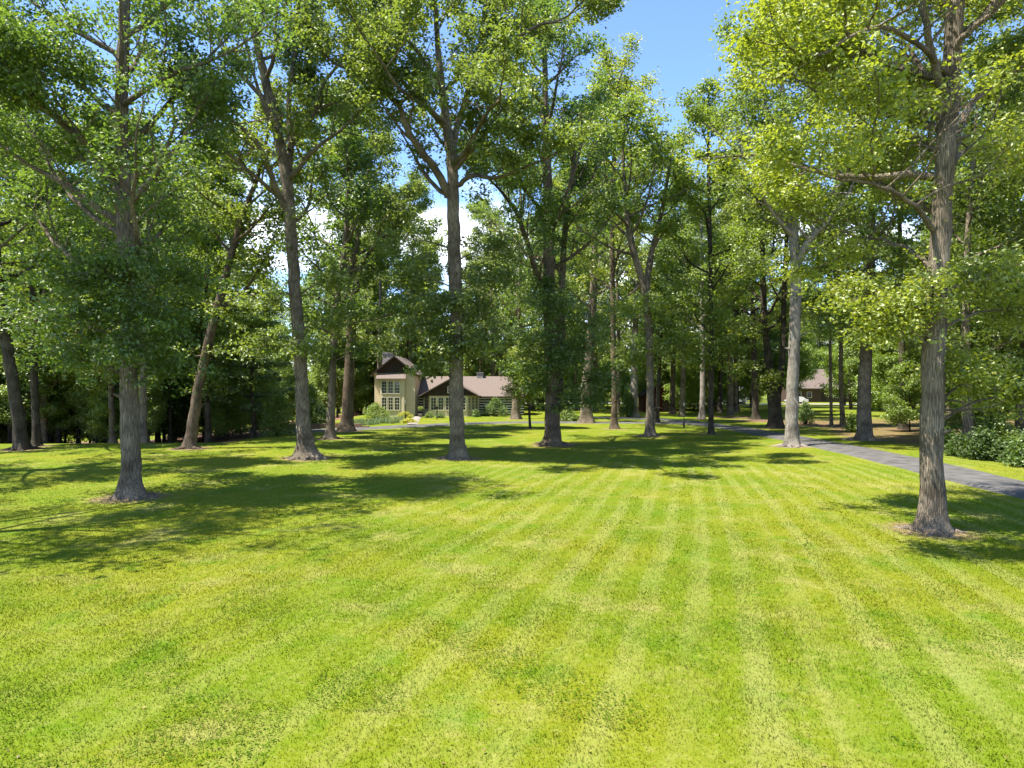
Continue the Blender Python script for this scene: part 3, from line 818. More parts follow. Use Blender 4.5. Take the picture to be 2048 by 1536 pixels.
mid(39, 826, [(1440,826,9),(1441,780,9),(1442,700,7),(1443,600,5),(1443,540,3)],
    'far slender dark tree before the parked white van', 'mid', 'dark', (8, 1, 5, 10))
mid(40, 822, [(1475,822,7),(1474,780,7),(1474,700,6),(1475,610,4),(1475,560,2)],
    'far thin dark trunk standing right in front of the white van body', 'yellow', 'dark', (8, 1, 5, 10))
mid(41, 838, [(1032,838,17),(1033,780,16),(1036,680,13),(1040,540,9),(1042,420,6),(1040,330,3)],
    'broad trunk on the lawn strip directly in front of the log wing', 'olive', 'grey', (10, 1, 6.5, 18))
mid(42, 828, [(1345,828,11),(1345,780,10),(1347,680,9),(1349,560,7),(1350,450,5),(1350,380,3)],
    'brown trunk standing against the front of the dark red shed', 'mid', 'brown', (9, 1, 5, 12))
mid(43, 862, [(1942,862,14),(1944,760,13),(1942,600,11),(1946,430,8),(1950,300,4)],
    'dark straight trunk rising behind the big leafy shrub by the road', 'dark', 'dark', (8, 1, 5.5, 14))
mid(44, 866, [(2000,866,16),(2000,760,15),(2008,600,12),(2012,430,8),(2014,300,4)],
    'dark trunk at the picture edge behind the roadside shrubs', 'mid', 'dark', (7, 1, 5.5, 14))
mid(45, 858, [(1805,858,14),(1806,760,13),(1803,600,11),(1800,450,8),(1798,330,4)],
    'dark leafy tree behind the driveway between the grey oak and the lone oak', 'mid', 'dark', (8, 1, 6, 14))
# crowns above the frame whose shade falls on the lawn
make_tree('oak_tree', 46, 18.5, [(-640,1093,50),(-640,700,45),(-640,300,38),(-640,-200,26),(-640,-600,12)],
    'oak outside the picture edge whose boughs reach over the near lawn', 'mid', 'grey', (7, 1, 8.5, 14), leafsize=0.20, per=34, puff=0.75, sides=12)
make_tree('oak_tree', 47, 33, [(-190,950,34),(-190,700,32),(-190,400,28),(-190,100,20),(-190,-180,9)],
    'oak just outside the picture edge behind the dense dark oak', 'mid', 'grey', (7, 1, 8.0, 18), leafsize=0.22, per=50, puff=0.75, sides=12)

# ------------------------------------------------------------------ sapling by the drive
mid(51, 857, [(1060,857,5),(1059,820,5),(1057,780,4),(1058,735,3),(1060,700,2)],
    'young spreading tree with thin trunk on a mulch ring before the log wing', 'yellow', 'dark', (1.8, 1, 3.2, 16), leafsize=0.16, per=60, puff=0.6, sides=8, flare=0.3)

# ------------------------------------------------------------------ background trees: prototypes and copies
def proto(name, seed, H, h0, L, nl, leaf, bark, r=0.3, leafsize=0.29, per=38, puff=0.95, lean=0.6):
    T = Tree(seed, leafsize, per, puff)
    n = 12
    z = np.linspace(-0.3, H, n)
    P = np.stack([lean * np.sin(z * 0.12 + seed) * z / H, lean * np.cos(z * 0.1 + seed * 2) * z / H, z], 1)
    P[:, :2] -= P[1, :2]
    rad = r * (1 - 0.85 * np.clip(z / H, 0, 1) ** 1.2)
    Q, q = resample(P, rad, 0.9)
    T.tube(Q, q, 9, 0.7)
    ga = T.rng.uniform(0, 6.28)
    for k in range(nl):
        t = (k + T.rng.uniform(0.1, 0.9)) / nl
        zz = h0 + (H - h0) * t
        i = int(np.argmin(abs(Q[:, 2] - zz)))
        a = ga + 2.399 * k
        ll = L * (0.6 + 0.5 * math.sin(math.pi * min(1, 0.2 + 0.85 * t))) * T.rng.uniform(0.7, 1.15) * (1 - 0.35 * t)
        T.limb(Q[i], unit(np.array([math.cos(a), math.sin(a), 0.15 + 0.7 * t])), ll, max(q[i] * 0.45, 0.03), 6)
    T.limb(Q[-1], UP, L * 0.4, q[-1], 4)
    return T.finish(name, LEAF[leaf], BARK[bark], '', squash=0.5)

PROTO = {
    'a': proto('forest_tree', 101, 25, 3.5, 5.0, 20, 'mid', 'dark', 0.26),
    'b': proto('forest_tree', 102, 28, 5.0, 6.0, 20, 'olive', 'grey', 0.34),
    'c': proto('forest_tree', 103, 20, 2.5, 4.6, 18, 'fresh', 'dark', 0.20),
    'd': proto('forest_tree', 104, 30, 7.0, 6.4, 20, 'mid', 'grey', 0.36),
    'e': proto('understory_tree', 105, 9, 1.2, 2.9, 18, 'mid', 'dark', 0.09, 0.20, 40, 0.7),
    'f': proto('understory_tree', 106, 7.5, 0.3, 2.8, 18, 'fresh', 'dark', 0.07, 0.20, 40, 0.7),
}
used = set()
def plant(k, x, y, s, rz, label, group, cat='tree'):
    src = PROTO[k]
    o = src if k not in used else copy_tree(src)
    used.add(k)
    o.location = (x, y, float(gz(x, y)) - 0.05)
    o.rotation_euler = (0, 0, rz); o.scale = (s, s, s * 1.0)
    tag(o, label, cat, group)
    return o

ZONES = [(-1, 'hidden past the dark corner oak'), (235, 'left of the dense low-leaved oak'), (400, 'between the dense oak and the slim leaning oak'),
         (605, 'between the leaning oak and the flared-root oak'), (755, 'beside the two-storey gable'), (915, 'above the two-storey roof'), (1105, 'above the log wing'),
         (1300, 'between the double oak and the V-forked oak'), (1585, 'between the V-forked oak and the pale oak'),
         (1730, 'between the pale oak and the grey oak'), (1862, 'between the grey oak and the lone oak'), (2049, 'to the right of the lone oak'), (1e9, 'past the verge shrubs')]
def zoned(base, x, y):
    px = 1024 + x / max(y, 1) * FPX
    return base + ' ' + next(t for lim, t in ZONES if px < lim)
rr = random.Random(5)
def scatter(n, xr, yr, kinds, label, group, mind, smin=0.8, smax=1.15, ok=None, pts=None):
    pts = pts if pts is not None else []
    tries = 0; got = 0
    while got < n and tries < n * 60:
        tries += 1
        x = rr.uniform(*xr); y = rr.uniform(*yr)
        if ok and not ok(x, y): continue
        if any((x - a) ** 2 + (y - b) ** 2 < mind ** 2 for a, b in pts): continue
        if any((x - a) ** 2 + (y - b) ** 2 < 2.2 ** 2 for a, b, _ in BASES): continue
        if x * x + y * y < 100: continue
        pts.append((x, y)); got += 1
        plant(rr.choice(kinds), x, y, rr.uniform(smin, smax), rr.uniform(0, 6.28), zoned(label, x, y), group)
    return pts

G1 = 'trees of the dark woods beyond the lawn'
p1 = []
scatter(22, (-62, -21), (55, 78), 'aacb', 'slender tree in the dark woods', G1, 3.2, 0.75, 1.05, ok=lambda x, y: x < -22 - max(0, y - 62) * 0.7 and abs(x / y) < 0.95, pts=p1)
scatter(24, (-95, -22), (78, 130), 'abcd', 'slender tree in the dark woods', G1, 5.0, 0.85, 1.15, ok=lambda x, y: x < -36 or y > 114, pts=p1)
scatter(30, (-60, -21), (54, 76), 'ef', 'leafy sapling at the woods edge', 'understory along the dark woods edge', 2.0, 0.5, 1.0, ok=lambda x, y: x < -20.5, pts=[])
scatter(22, (-58, -24), (57, 72), 'ce', 'bright young tree fronting the woods', 'young trees in the first row of the woods', 2.6, 0.7, 1.0, ok=lambda x, y: x < -23 - max(0, y - 60) * 0.6 and abs(x / y) < 0.85)
G2 = 'trees of the wooded backdrop behind the house'
def okc(x, y):
    return not (-21 < x < 12 and y < 112) and near_line(np.array([x]), np.array([y]), DRIVE_C)[0] > 4 and near_line(np.array([x]), np.array([y]), GARAGE_C)[0] > 4 and not (0.36 < x / y < 0.50) and not (18 < x < 30 and y < 115)
scatter(26, (-32, 50), (112, 150), 'abbd', 'tall far tree in the backdrop', G2, 6.0, 0.85, 1.15, ok=okc)
scatter(16, (-40, 50), (112, 150), 'ef', 'low leafy tree far behind', 'low trees behind the house', 3.5, 0.8, 1.3, ok=lambda x, y: okc(x, y) and not (0.22 < x / y < 0.36))
G3 = 'trees of the grove across the driveway'
def okr(x, y):
    return (x > 25.5 + max(0, (40 - y)) * 0.0) and not (0.355 < x / y < 0.515 and y < 170) and near_line(np.array([x]), np.array([y]), DRIVE_C)[0] > 4.5
scatter(16, (26, 62), (34, 80), 'aabc', 'grove tree across the driveway', G3, 5.5, 0.75, 1.0, ok=okr)
scatter(22, (26, 100), (80, 140), 'abbd', 'grove tree across the driveway', G3, 6.5, 0.85, 1.1, ok=okr)
scatter(12, (30, 60), (38, 75), 'ef', 'leafy grove sapling', 'saplings across the driveway', 3.0, 0.5, 0.9, ok=lambda x, y: okr(x, y) and x / y > 0.56)
G4 = 'trees closing the far horizon'
scatter(46, (-170, 190), (178, 215), 'abdb', 'horizon tree in the wooded band', G4, 8.5, 0.95, 1.25)
G6 = 'thicket closing the view under the far trees'
scatter(60, (-120, 130), (150, 172), 'ef', 'bushy low tree of the far thicket', G6, 3.5, 1.0, 1.7, ok=lambda x, y: not (0.36 < x / y < 0.52) and y > 160 or (x < 20))
scatter(26, (-75, -20), (74, 100), 'ef', 'understory tree deep in the woods', 'understory deep in the dark woods', 3.0, 0.9, 1.6, ok=lambda x, y: x < -27 - (y - 74) * 0.3)
scatter(18, (24, 60), (100, 140), 'ef', 'understory tree before the far street', 'understory before the far street', 3.5, 0.9, 1.5, ok=lambda x, y: not (0.30 < x / y < 0.52))
# tall trees just behind the front row, filling the canopy
BACK = {760: 'tall crown rising straight behind the stone chimney', 820: 'tall tree rising behind the two-storey roof ridge',
        1110: 'tall tree of the back row behind the split double oak', 1235: 'tall tree of the back row behind the slim straight brown trunk',
        1365: 'tall tree of the back row behind the lamp post at the driveway bend', 1460: 'tall tree of the back row nearest the white van',
        1420: 'tall tree of the back row between the driveway bend lamp post and the white van', 985: 'tall tree rising above the low log wing roof',
        1190: 'tall tree of the back row behind the massive short-looking trunk'}
G5 = 'tall trees of the back row between drive and house'
for (k, px, Y, s) in [('b', 760, 106, 1.12), ('d', 820, 112, 1.15), ('d', 1110, 104, 1.05), ('b', 1235, 96, 1.1), ('d', 1365, 92, 1.02), ('b', 1460, 96, 1.12), ('d', 1420, 104, 1.1), ('b', 985, 114, 1.1),
                     ('d', 1190, 112, 1.1), ('a', 690, 112, 1.0), ('c', 735, 112, 1.0), ('a', 715, 120, 1.1), ('b', 1640, 184, 1.1), ('d', 1600, 190, 1.1), ('a', 1680, 186, 1.15), ('b', 1720, 180, 1.0), ('b', 2040, 52, 0.9)]:  # last entry: tree added overhead to shade the roadside shrubs
    x = (px - 1024) / FPX * Y
    plant(k, x, Y, s, rr.uniform(0, 6.28), BACK.get(px) or ('tall tree closing the view beside the two-storey gable' if px < 745 else 'tall tree behind the low brown house across the street' if Y > 170 else 'tall tree added at the picture edge across the driveway to shade the roadside shrubs'), G5 + (' side' if px < 745 or px > 1590 else ''))

for (k, px, Y, s) in [('f', 690, 106, 1.3), ('e', 722, 112, 1.5), ('f', 738, 112, 1.4), ('e', 675, 104, 1.4), ('f', 706, 110, 1.5), ('f', 1590, 182, 1.5), ('f', 1625, 181, 1.5), ('f', 1660, 182, 1.6), ('e', 1700, 181, 1.5), ('f', 1740, 176, 1.6), ('e', 1588, 128, 1.5), ('f', 1704, 124, 1.5), ('e', 1735, 112, 1.6), ('f', 1775, 92, 1.3), ('e', 1690, 140, 1.7), ('c', 1700, 118, 0.9), ('c', 1596, 140, 1.0), ('c', 1560, 110, 0.9), ('e', 1540, 108, 1.5), ('f', 1502, 132, 1.0), ('e', 1455, 128, 0.9)]:
    plant(k, (px - 1024) / FPX * Y, Y, s, rr.uniform(0, 6.28), 'bushy green tree at the shaded side of the house' if px < 800 else 'bushy tree behind the low brown house across the street' if Y > 170 else 'bushy tree in the open grass before the low brown house', 'bushy trees beside the house' if px < 800 else 'bushy trees across the street' if Y > 170 else 'bushy trees before the far house')

# ------------------------------------------------------------------ white pine at the woods edge
def pine(x, y, H, seed, label):
    T = Tree(seed, 0.20, 60, 0.55, (x, y, float(gz(x, y))))
    z = np.linspace(-0.2, H, 12)
    P = np.stack([x + 0.15 * np.sin(z), y + 0 * z, T.o[2] + z], 1)
    T.tube(P, 0.24 * (1 - 0.9 * np.linspace(0, 1, 12)), 9, 0.5)
    zz = 2.2
    while zz < H - 0.8:
        t = zz / H
        L = 4.2 * (1 - t) ** 0.7 + 0.4
        for k in range(5):
            a = k * 1.2566 + zz * 1.7 + T.rng.normal(0, 0.2)
            d = unit(np.array([math.cos(a), math.sin(a), 0.12]))
            p0 = np.array([x, y, T.o[2] + zz]); Q = T.path(p0, d, L * T.rng.uniform(0.7, 1.1), 5, 0.08, 0.04)
            T.tube(Q, np.linspace(0.05, 0.012, 6), 4)
            for m in range(9):
                q, dd = T.along(Q, T.rng.uniform(0.35, 1.0))
                T.cluster(q + np.array([T.rng.normal(0, 0.45), T.rng.normal(0, 0.45), T.rng.normal(0.08, 0.08)]), 0.45)
        zz += T.rng.uniform(1.0, 1.5)
    T.puff = 0.45; T.per = 34
    return T.finish('pine_tree', LEAF['needle'], BARK['dark'], label, squash=0.22)
pine(-22.6, 61, 14, 201, 'layered light-green pine at the woods edge beside the leaning oak')
pine(-27.5, 66, 17, 202, 'taller pine set deeper in the woods behind the lighter one')

# ------------------------------------------------------------------ shrubs and flowers
def shrub(name, x, y, rx, ry, h, n, seed, leaf, label, leafsize=0.12, per=40, puff=0.28, group=None, cat='shrub', squash=0.8):
    T = Tree(seed, leafsize, per, puff, (x, y, float(gz(x, y))))
    for k in range(n):
        a = T.rng.uniform(0, 6.28); rad = math.sqrt(T.rng.uniform(0, 1)); el = T.rng.uniform(0.05, 1)
        rr_ = (1 - el ** 2.2) ** 0.5
        p = T.o + np.array([math.cos(a) * rad * rx * max(rr_, 0.25), math.sin(a) * rad * ry * max(rr_, 0.25), h * el * (1 - 0.3 * rad * rad)])
        T.cluster(p)
        if k % 4 == 0:
            b0 = T.o + np.array([math.cos(a) * 0.1, math.sin(a) * 0.1, -0.05])
            T.tube(np.array([b0, b0 * 0.5 + p * 0.5 + UP * 0.05, p]), [0.02, 0.014, 0.006], 3)
    o = T.finish(name, LEAF[leaf], BARK['dark'], label, cat, group, squash)
    o.children[0].name = 'stems'; 
    for c in o.children:
        if c.name.startswith('trunk'): c.name = 'stems'
        if c.name.startswith('crown'): c.name = 'foliage'
    return o
def sh(px, py_base, wpx, hpx, leaf, label, seed, name='shrub', Y=None, **kw):
    Y = Y or depth_of(py_base); s = Y / FPX
    rx = wpx * s / 2
    n = int(40 + 90 * min(rx, 2))
    return shrub(name, (px - 1024) * s, Y, rx, min(rx, 1.6), hpx * s, n, seed, leaf, label, **kw)
sh(752, 836, 52, 31, 'fresh', 'rounded bright-green shrub at the corner of the two-storey gable', 301, Y=89)
sh(810, 836, 36, 13, 'flower', 'mound of yellow flowers around the lamp post by the gable', 302, 'flower_bed', leafsize=0.10, puff=0.2, cat='flowers')
sh(818, 846, 34, 9, 'flower', 'lower mound of yellow flowers next to the walk edge', 303, 'flower_bed', leafsize=0.10, puff=0.18, cat='flowers')
sh(859, 836, 14, 11, 'mid', 'small round green shrub left of the sunroom windows', 304)
sh(880, 836, 12, 7, 'dark', 'tiny dark shrub under the sunroom windows', 305)
sh(991, 833, 56, 38, 'dark', 'large dark bush covering part of the log wall', 306, Y=93.5)
sh(952, 834, 14, 14, 'dark', 'small dark bush at the angled end of the sunroom', 307, Y=91.5)
LEAF['shade_dark'] = leaf_mat('leaf_shade_dark', (0.022, 0.050, 0.012), (0.080, 0.130, 0.026), (0.20, 0.32, 0.03), 0.4, 0.04)  # verge shrub leaves, darkened in colour to stand in for shade
sh(1922, 915, 44, 40, 'shade_dark', 'broad-leaved shrub on the verge just right of the lone oak trunk', 308, leafsize=0.17, puff=0.40)
sh(1965, 922, 60, 56, 'shade_dark', 'tallest broad-leaved shrub on the driveway verge', 309, leafsize=0.17, puff=0.46)
sh(2012, 926, 50, 40, 'shade_dark', 'lower broad-leaved shrub beside the tallest verge shrub', 318, leafsize=0.15, puff=0.36)
sh(2052, 936, 60, 66, 'dark', 'dark shrub at the picture edge beside the driveway', 319, leafsize=0.15, puff=0.44)
sh(1990, 900, 90, 70, 'mid', 'leafy thicket bush behind the verge shrubs', 320, leafsize=0.17, puff=0.5)
sh(1890, 905, 50, 40, 'shade_dark', 'low dark shrub directly behind the lone oak trunk', 310, leafsize=0.2, puff=0.36)
sh(1706, 864, 24, 36, 'fresh', 'upright leafy bush at the foot of the grey oak across the drive', 311, leafsize=0.18, puff=0.36)
sh(1612, 848, 24, 50, 'dark', 'small dark evergreen beside the pale oak across the drive', 312, leafsize=0.16, puff=0.34)
sh(1255, 834, 30, 55, 'dark', 'dark rounded bush near the garage path', 313, Y=92, leafsize=0.18, puff=0.4)
sh(1135, 842, 50, 22, 'mid', 'low shrub in the bed behind the split double oak', 314, leafsize=0.15, puff=0.34)
sh(555, 880, 66, 95, 'mid', 'rounded grey-green tree-like shrub below the pine', 315, Y=59, leafsize=0.18, puff=0.45)
sh(640, 852, 40, 40, 'dark', 'dark shrubs behind the low wall left of the reddish trunk', 316, Y=74, leafsize=0.18, puff=0.42)
sh(620, 850, 50, 90, 'fresh', 'bright leafy understory shrub between the two left trunks by the low wall', 317, Y=78, leafsize=0.2, puff=0.5)

# iris bed: sword leaves in one clump after another
def iris(x, y, seed, label):
    rng = np.random.default_rng(seed); n = 60
    a = rng.uniform(0, 6.28, n); r = np.sqrt(rng.random(n)) * 0.55
    bx = np.cos(a) * r; by = np.sin(a) * r * 0.8
    h = rng.uniform(0.3, 0.75, n); d = rng.uniform(0, 6.28, n); ln = rng.uniform(0.05, 0.3, n)
    wv = rng.uniform(0, 3.14, n); w = 0.035
    ox, oy = np.cos(wv) * w, np.sin(wv) * w
    V = np.stack([np.stack([bx - ox, by - oy, 0*h - 0.03], 1), np.stack([bx + ox, by + oy, 0*h - 0.03], 1),
                  np.stack([bx + ox*0.8 + np.cos(d)*ln*0.3, by + oy*0.8 + np.sin(d)*ln*0.3, h*0.65], 1),
                  np.stack([bx + np.cos(d)*ln, by + np.sin(d)*ln, h], 1)], 1).reshape(-1, 3)
    t = np.ones((n, 4, 4)); t[:, :, 0] = rng.uniform(0.2, 0.95, n)[:, None]
    me = np_mesh('iris_plant', V, np.arange(n * 4).reshape(-1, 4), 4, False, t.reshape(-1, 4))
    o = link('iris_plant', me, LEAF['iris']); o.location = (x, y, float(gz(x, y)))
    return tag(o, label, 'plant', 'iris clumps in the bed by the drive')
k = 0
for i in range(22):
    px = rr.uniform(712, 802); Y = 70 + (px - 712) / 90 * 6 + rr.uniform(1.5, 5.5)
    iris((px - 1024) / FPX * Y, Y, 400 + i, 'clump of sword-leaved iris in the bed along the inner drive'); k += 1

# ------------------------------------------------------------------ ground sheet
def axis(a, b, c, d, fine, coarse):
    return np.unique(np.concatenate([np.arange(a, b, coarse), np.arange(b, c, fine), np.arange(c, d + coarse, coarse)]).round(4))
xs = axis(-420, -46, 46, 420, 0.55, 12); ys = axis(-120, 4, 96, 600, 0.55, 12)
GX, GY = np.meshgrid(xs, ys)
GZ = gz(GX, GY)
nx, ny = len(xs), len(ys)
i = np.arange(ny - 1)[:, None] * nx + np.arange(nx - 1)[None, :]
F = np.stack([i, i + 1, i + nx + 1, i + nx], -1).reshape(-1, 4)
soil = np.zeros_like(GX); litter = np.zeros_like(GX)
for (bx, by, br) in BASES:
    d = np.hypot(GX - bx, (GY - by))
    soil = np.maximum(soil, 0.78 * np.exp(-(np.maximum(d - br * 1.2, 0) / 1.25) ** 2))
drop = np.minimum(GY - 52, (-20.0 - GX) * 0.9)
litter = np.clip(drop / 4, 0, 0.85)
rightw = np.clip((GX - 25.5 - 2.0 * np.sin(GY * 0.2)) / 4, 0, 1) * np.clip((110 - GY) / 30, 0, 1)
litter = np.maximum(litter, 0.55 * rightw)
# mulch bed along the far side of the driveway bend
for (px, py, w) in [(1420, 828, 5), (1470, 834, 5), (1520, 842, 5), (1650, 850, 6), (1850, 884, 3), (1600, 846, 4)]:
    Y = depth_of(py); X = (px - 1024) / FPX * Y
    litter = np.maximum(litter, 0.75 * np.exp(-((GX - X) / w) ** 2 - ((GY - Y) / (w * 0.8)) ** 2))
litter = np.where(GY > 140, 0, litter)
t = np.ones((ny, nx, 4), np.float32); t[..., 0] = soil; t[..., 1] = litter
me = np_mesh('ground', np.stack([GX, GY, GZ], -1).reshape(-1, 3), F, 4, True, t.reshape(-1, 4))
g = link('ground', me, ground_mat()); tag(g, kind='structure')

# grass blades over the nearer lawn
def blades(n, y0, y1, h, w, seed):
    rng = np.random.default_rng(seed)
    y = y0 + (y1 - y0) * rng.beta(1.3, 1.7, n); x = rng.uniform(-1, 1, n) * (0.76 * y + 2.0)
    keep = near_line(x, y, DRIVE_C) > 1.72 + 0.35 * rng.random(n)
    for (bx, by, br) in BASES:
        if by < y1 + 2: keep &= np.hypot(x - bx, y - by) > br * 1.7 + 0.9 * rng.random(len(x)) ** 2
    x, y = x[keep], y[keep]; n = len(x)
    z = gz(x, y)
    hh = h * rng.uniform(0.4, 1.2, n) * (1 + 0.35 * np.sin(x * 1.9 + 1.3 * np.sin(y * 1.1)) * np.sin(y * 1.6 + x * 0.7)) * np.where(rng.random(n) < 0.02, 1.8, 1.0); a = rng.uniform(0, 6.28, n); ww = w * rng.uniform(0.6, 1.4, n)
    # blades lean with the mowing direction, alternating from pass to pass
    st = np.sign(np.sin((x - 0.26 * y + 0.01 * (x - 6) * (y - 20)) * 2 * math.pi / 1.84))
    lx = rng.normal(0, 0.55, n) + 0.35 * st * 0.37; ly = rng.normal(0, 0.55, n) + 0.35 * st * 0.93
    b = np.stack([x, y, z - 0.005], 1); o = np.stack([np.cos(a) * ww, np.sin(a) * ww, 0 * a], 1)
    tip = np.stack([x + lx * hh, y + ly * hh, z + hh], 1)
    V = np.stack([b - o, b + o, tip], 1).reshape(-1, 3)
    t = np.ones((n, 3, 4), np.float32); t[:, :, 0] = rng.random(n)[:, None]
    return V, t.reshape(-1, 4)
VA, TA = blades(210000, 6.5, 22, 0.040, 0.0065, 71)
VB, TB = blades(95000, 11, 34, 0.042, 0.010, 72)
VC, TC = blades(60000, 17, 48, 0.045, 0.014, 73)
V = np.concatenate([VA, VB, VC]); t = np.concatenate([TA, TB, TC])
g = link('lawn_grass', np_mesh('lawn_grass', V, np.arange(len(V)).reshape(-1, 3), 3, False, t), blade_mat())
tag(g, 'mown grass of the sunny front lawn with pale mowing stripes', 'grass', kind='stuff')

def flakes(name, n, y0, y1, size, lift, seed, mat, label, cat, patch):
    rng = np.random.default_rng(seed)
    y = y0 + (y1 - y0) * rng.beta(1.1, 1.8, n); x = rng.uniform(-1, 1, n) * (0.76 * y + 2.0)
    if patch:
        f = np.sin(x * 0.9 + 2.1 * np.sin(y * 0.45)) * np.sin(y * 1.05 + 1.7 * np.sin(x * 0.6)) + 0.5 * np.sin(x * 2.3 + y * 1.9)
        kp = (f > 0.45) & (near_line(x, y, DRIVE_C) > 2.2); x, y = x[kp], y[kp]
    n = len(x)
    z = gz(x, y) + lift * rng.uniform(0.3, 1.2, n)
    a = rng.uniform(0, 6.28, n); s_ = size * rng.uniform(0.6, 1.4, n)
    tx, ty = rng.normal(0, 0.35, n), rng.normal(0, 0.35, n)
    def pt(da, k):
        ox, oy = np.cos(a + da) * s_ * k, np.sin(a + da) * s_ * k
        return np.stack([x + ox, y + oy, z + ox * tx + oy * ty], 1)
    V = np.stack([pt(0, 1), pt(1.57, 0.65), pt(3.14, 1), pt(4.71, 0.65)], 1).reshape(-1, 3)
    t = np.ones((n, 4, 4), np.float32); t[:, :, 0] = rng.uniform(0.1, 0.95, n)[:, None]
    o = link(name, np_mesh(name, V, np.arange(n * 4).reshape(-1, 4), 4, False, t.reshape(-1, 4)), mat)
    tag(o, label, cat, kind='stuff')
LEAF['clover'] = leaf_mat('leaf_clover', (0.050, 0.100, 0.006), (0.100, 0.165, 0.012), (0.20, 0.30, 0.02), 0.25, 0.0)
LEAF['fallen'] = leaf_mat('leaf_fallen', (0.09, 0.055, 0.022), (0.24, 0.17, 0.06), (0.35, 0.22, 0.06), 0.2, 0.03)
flakes('clover', 90000, 6.5, 22, 0.015, 0.042, 81, LEAF['clover'], 'patches of small-leaved clover through the front lawn', 'clover', True)
flakes('fallen_leaves', 420, 7, 40, 0.022, 0.05, 82, LEAF['fallen'], 'scattered dry brown leaves lying on the lawn', 'leaves', False)

# ------------------------------------------------------------------ the log house
house = empty('log_house', (-8, 96, 0))
tag(house, 'cream two-storey gabled house with stone chimney and a dark log wing', 'house')
HO = Vector((-8, 96, 0))
def part(mb, name, mat, parent=None, smooth=False):
    o = mb.build(name, mat, None, smooth)
    o.parent = parent or house
    o.matrix_parent_inverse = Matrix.Translation(-HO)   # children are written in world coordinates
    return o
TX0, TX1, TY0, TY1, TE, TA_ = -18.27, -12.9, 93.0, 103.0, 5.76, 7.95
part(MB().box(TX0, TX1, TY0, TY1, -0.6, TE), 'wall', M['stucco'])
xm = (TX0 + TX1) / 2
part(MB().prism([(TX0 + 0.02, TE), (TX1 - 0.02, TE), (xm, TA_ - 0.05)], 'y', TY0 - 0.03, TY1), 'gable', M['dkwood'])
mb = MB(); ov = 0.5; dz = ov * (TA_ - TE) / (xm - TX0)
mb.slab([(TX0 - ov, TY0 - 0.45, TE - dz + 0.12), (xm, TY0 - 0.45, TA_ + 0.12), (xm, TY1 + 0.4, TA_ + 0.12), (TX0 - ov, TY1 + 0.4, TE - dz + 0.12)], 0.14)
mb.slab([(xm, TY0 - 0.45, TA_ + 0.12), (TX1 + ov, TY0 - 0.45, TE - dz + 0.12), (TX1 + ov, TY1 + 0.4, TE - dz + 0.12), (xm, TY1 + 0.4, TA_ + 0.12)], 0.14)
roof1 = part(mb, 'roof', M['shingle'])
mb = MB()
for sgn in (-1, 1):
    e = TX0 - ov if sgn < 0 else TX1 + ov
    mb.slab([(e, TY0 - 0.50, TE - dz + 0.13), (xm, TY0 - 0.50, TA_ + 0.13), (xm, TY0 - 0.45, TA_ + 0.13), (e, TY0 - 0.45, TE - dz + 0.13)], 0.22)
part(mb, 'bargeboard', M['dkwood'])
mb = MB().box(-18.0, -16.6, 97.2, 98.6, 5.5, 8.55).box(-18.08, -16.52, 97.12, 98.68, 8.55, 8.72)
ch = part(mb, 'chimney', M['stone'])
part(MB().box(-17.7, -16.9, 97.5, 98.3, 8.72, 9.0).box(-17.75, -16.85, 97.45, 98.35, 9.0, 9.08), 'chimney_pot', M['stone'], ch)
# bay with windows and its lean-to roof
BX0, BX1, BY0 = -17.4, -14.2, 92.15
bay = part(MB().box(BX0, BX1, BY0, TY0 + 0.01, -0.6, 5.1), 'bay', M['stucco'])
part(MB().slab([(BX0 - 0.5, BY0 - 0.35, 5.02), (BX1 + 0.2, BY0 - 0.35, 5.02), (BX1 + 0.2, TY0 + 0.005, 5.72), (BX0 - 0.5, TY0 + 0.005, 5.72)], 0.12), 'lean_to_roof', M['shingle'])

def window(cx, cz, w, h, px, py, ang=0.0, cols=2, rows=3, parent=None):
    """window in a wall at (px,py) facing -Y turned by ang; frame and bars with a pane behind them"""
    Mx = Matrix.Translation((px, py, 0)) @ Matrix.Rotation(ang, 4, 'Z')
    fr = 0.075; mb = MB()
    x0, x1, z0, z1 = cx - w / 2, cx + w / 2, cz - h / 2, cz + h / 2
    mb.box(x0 - fr, x0, -0.07, 0.0, z0 - fr, z1 + fr, Mx).box(x1, x1 + fr, -0.07, 0.0, z0 - fr, z1 + fr, Mx)
    mb.box(x0, x1, -0.07, 0.0, z1, z1 + fr, Mx).box(x0 - fr * 1.3, x1 + fr * 1.3, -0.10, -0.071, z0 - fr * 1.2, z0 - 0.005, Mx).box(x0, x1, -0.068, 0.0, z0 - fr, z0, Mx)
    for c in range(1, cols):
        xx = x0 + w * c / cols; mb.box(xx - 0.018, xx + 0.018, -0.055, -0.02, z0, z1, Mx)
    for r_ in range(1, rows):
        zz = z0 + h * r_ / rows; tk = 0.03 if (rows == 4 and r_ == 2) else 0.016
        mb.box(x0, x1, -0.053, -0.022, zz - tk, zz + tk, Mx)
    wf = part(mb, 'window', M['trim'])
    pn = MB().box(x0, x1, -0.016, 0.004, z0, z1, Mx).build('pane', M['glass'])
    pn.parent = wf
    return wf
for zc, hh in ((3.85, 1.55), (1.70, 1.60)):
    for cx in (-16.82, -15.97, -15.12):
        window(cx, zc, 0.58, hh, 0, BY0, 0, 2, 4)
    window(0, zc, 0.5, hh, BX1, 92.6, R(90), 1, 4)
window(0, 4.75, 0.55, 0.8, TX1, 97.0, R(90), 1, 2)
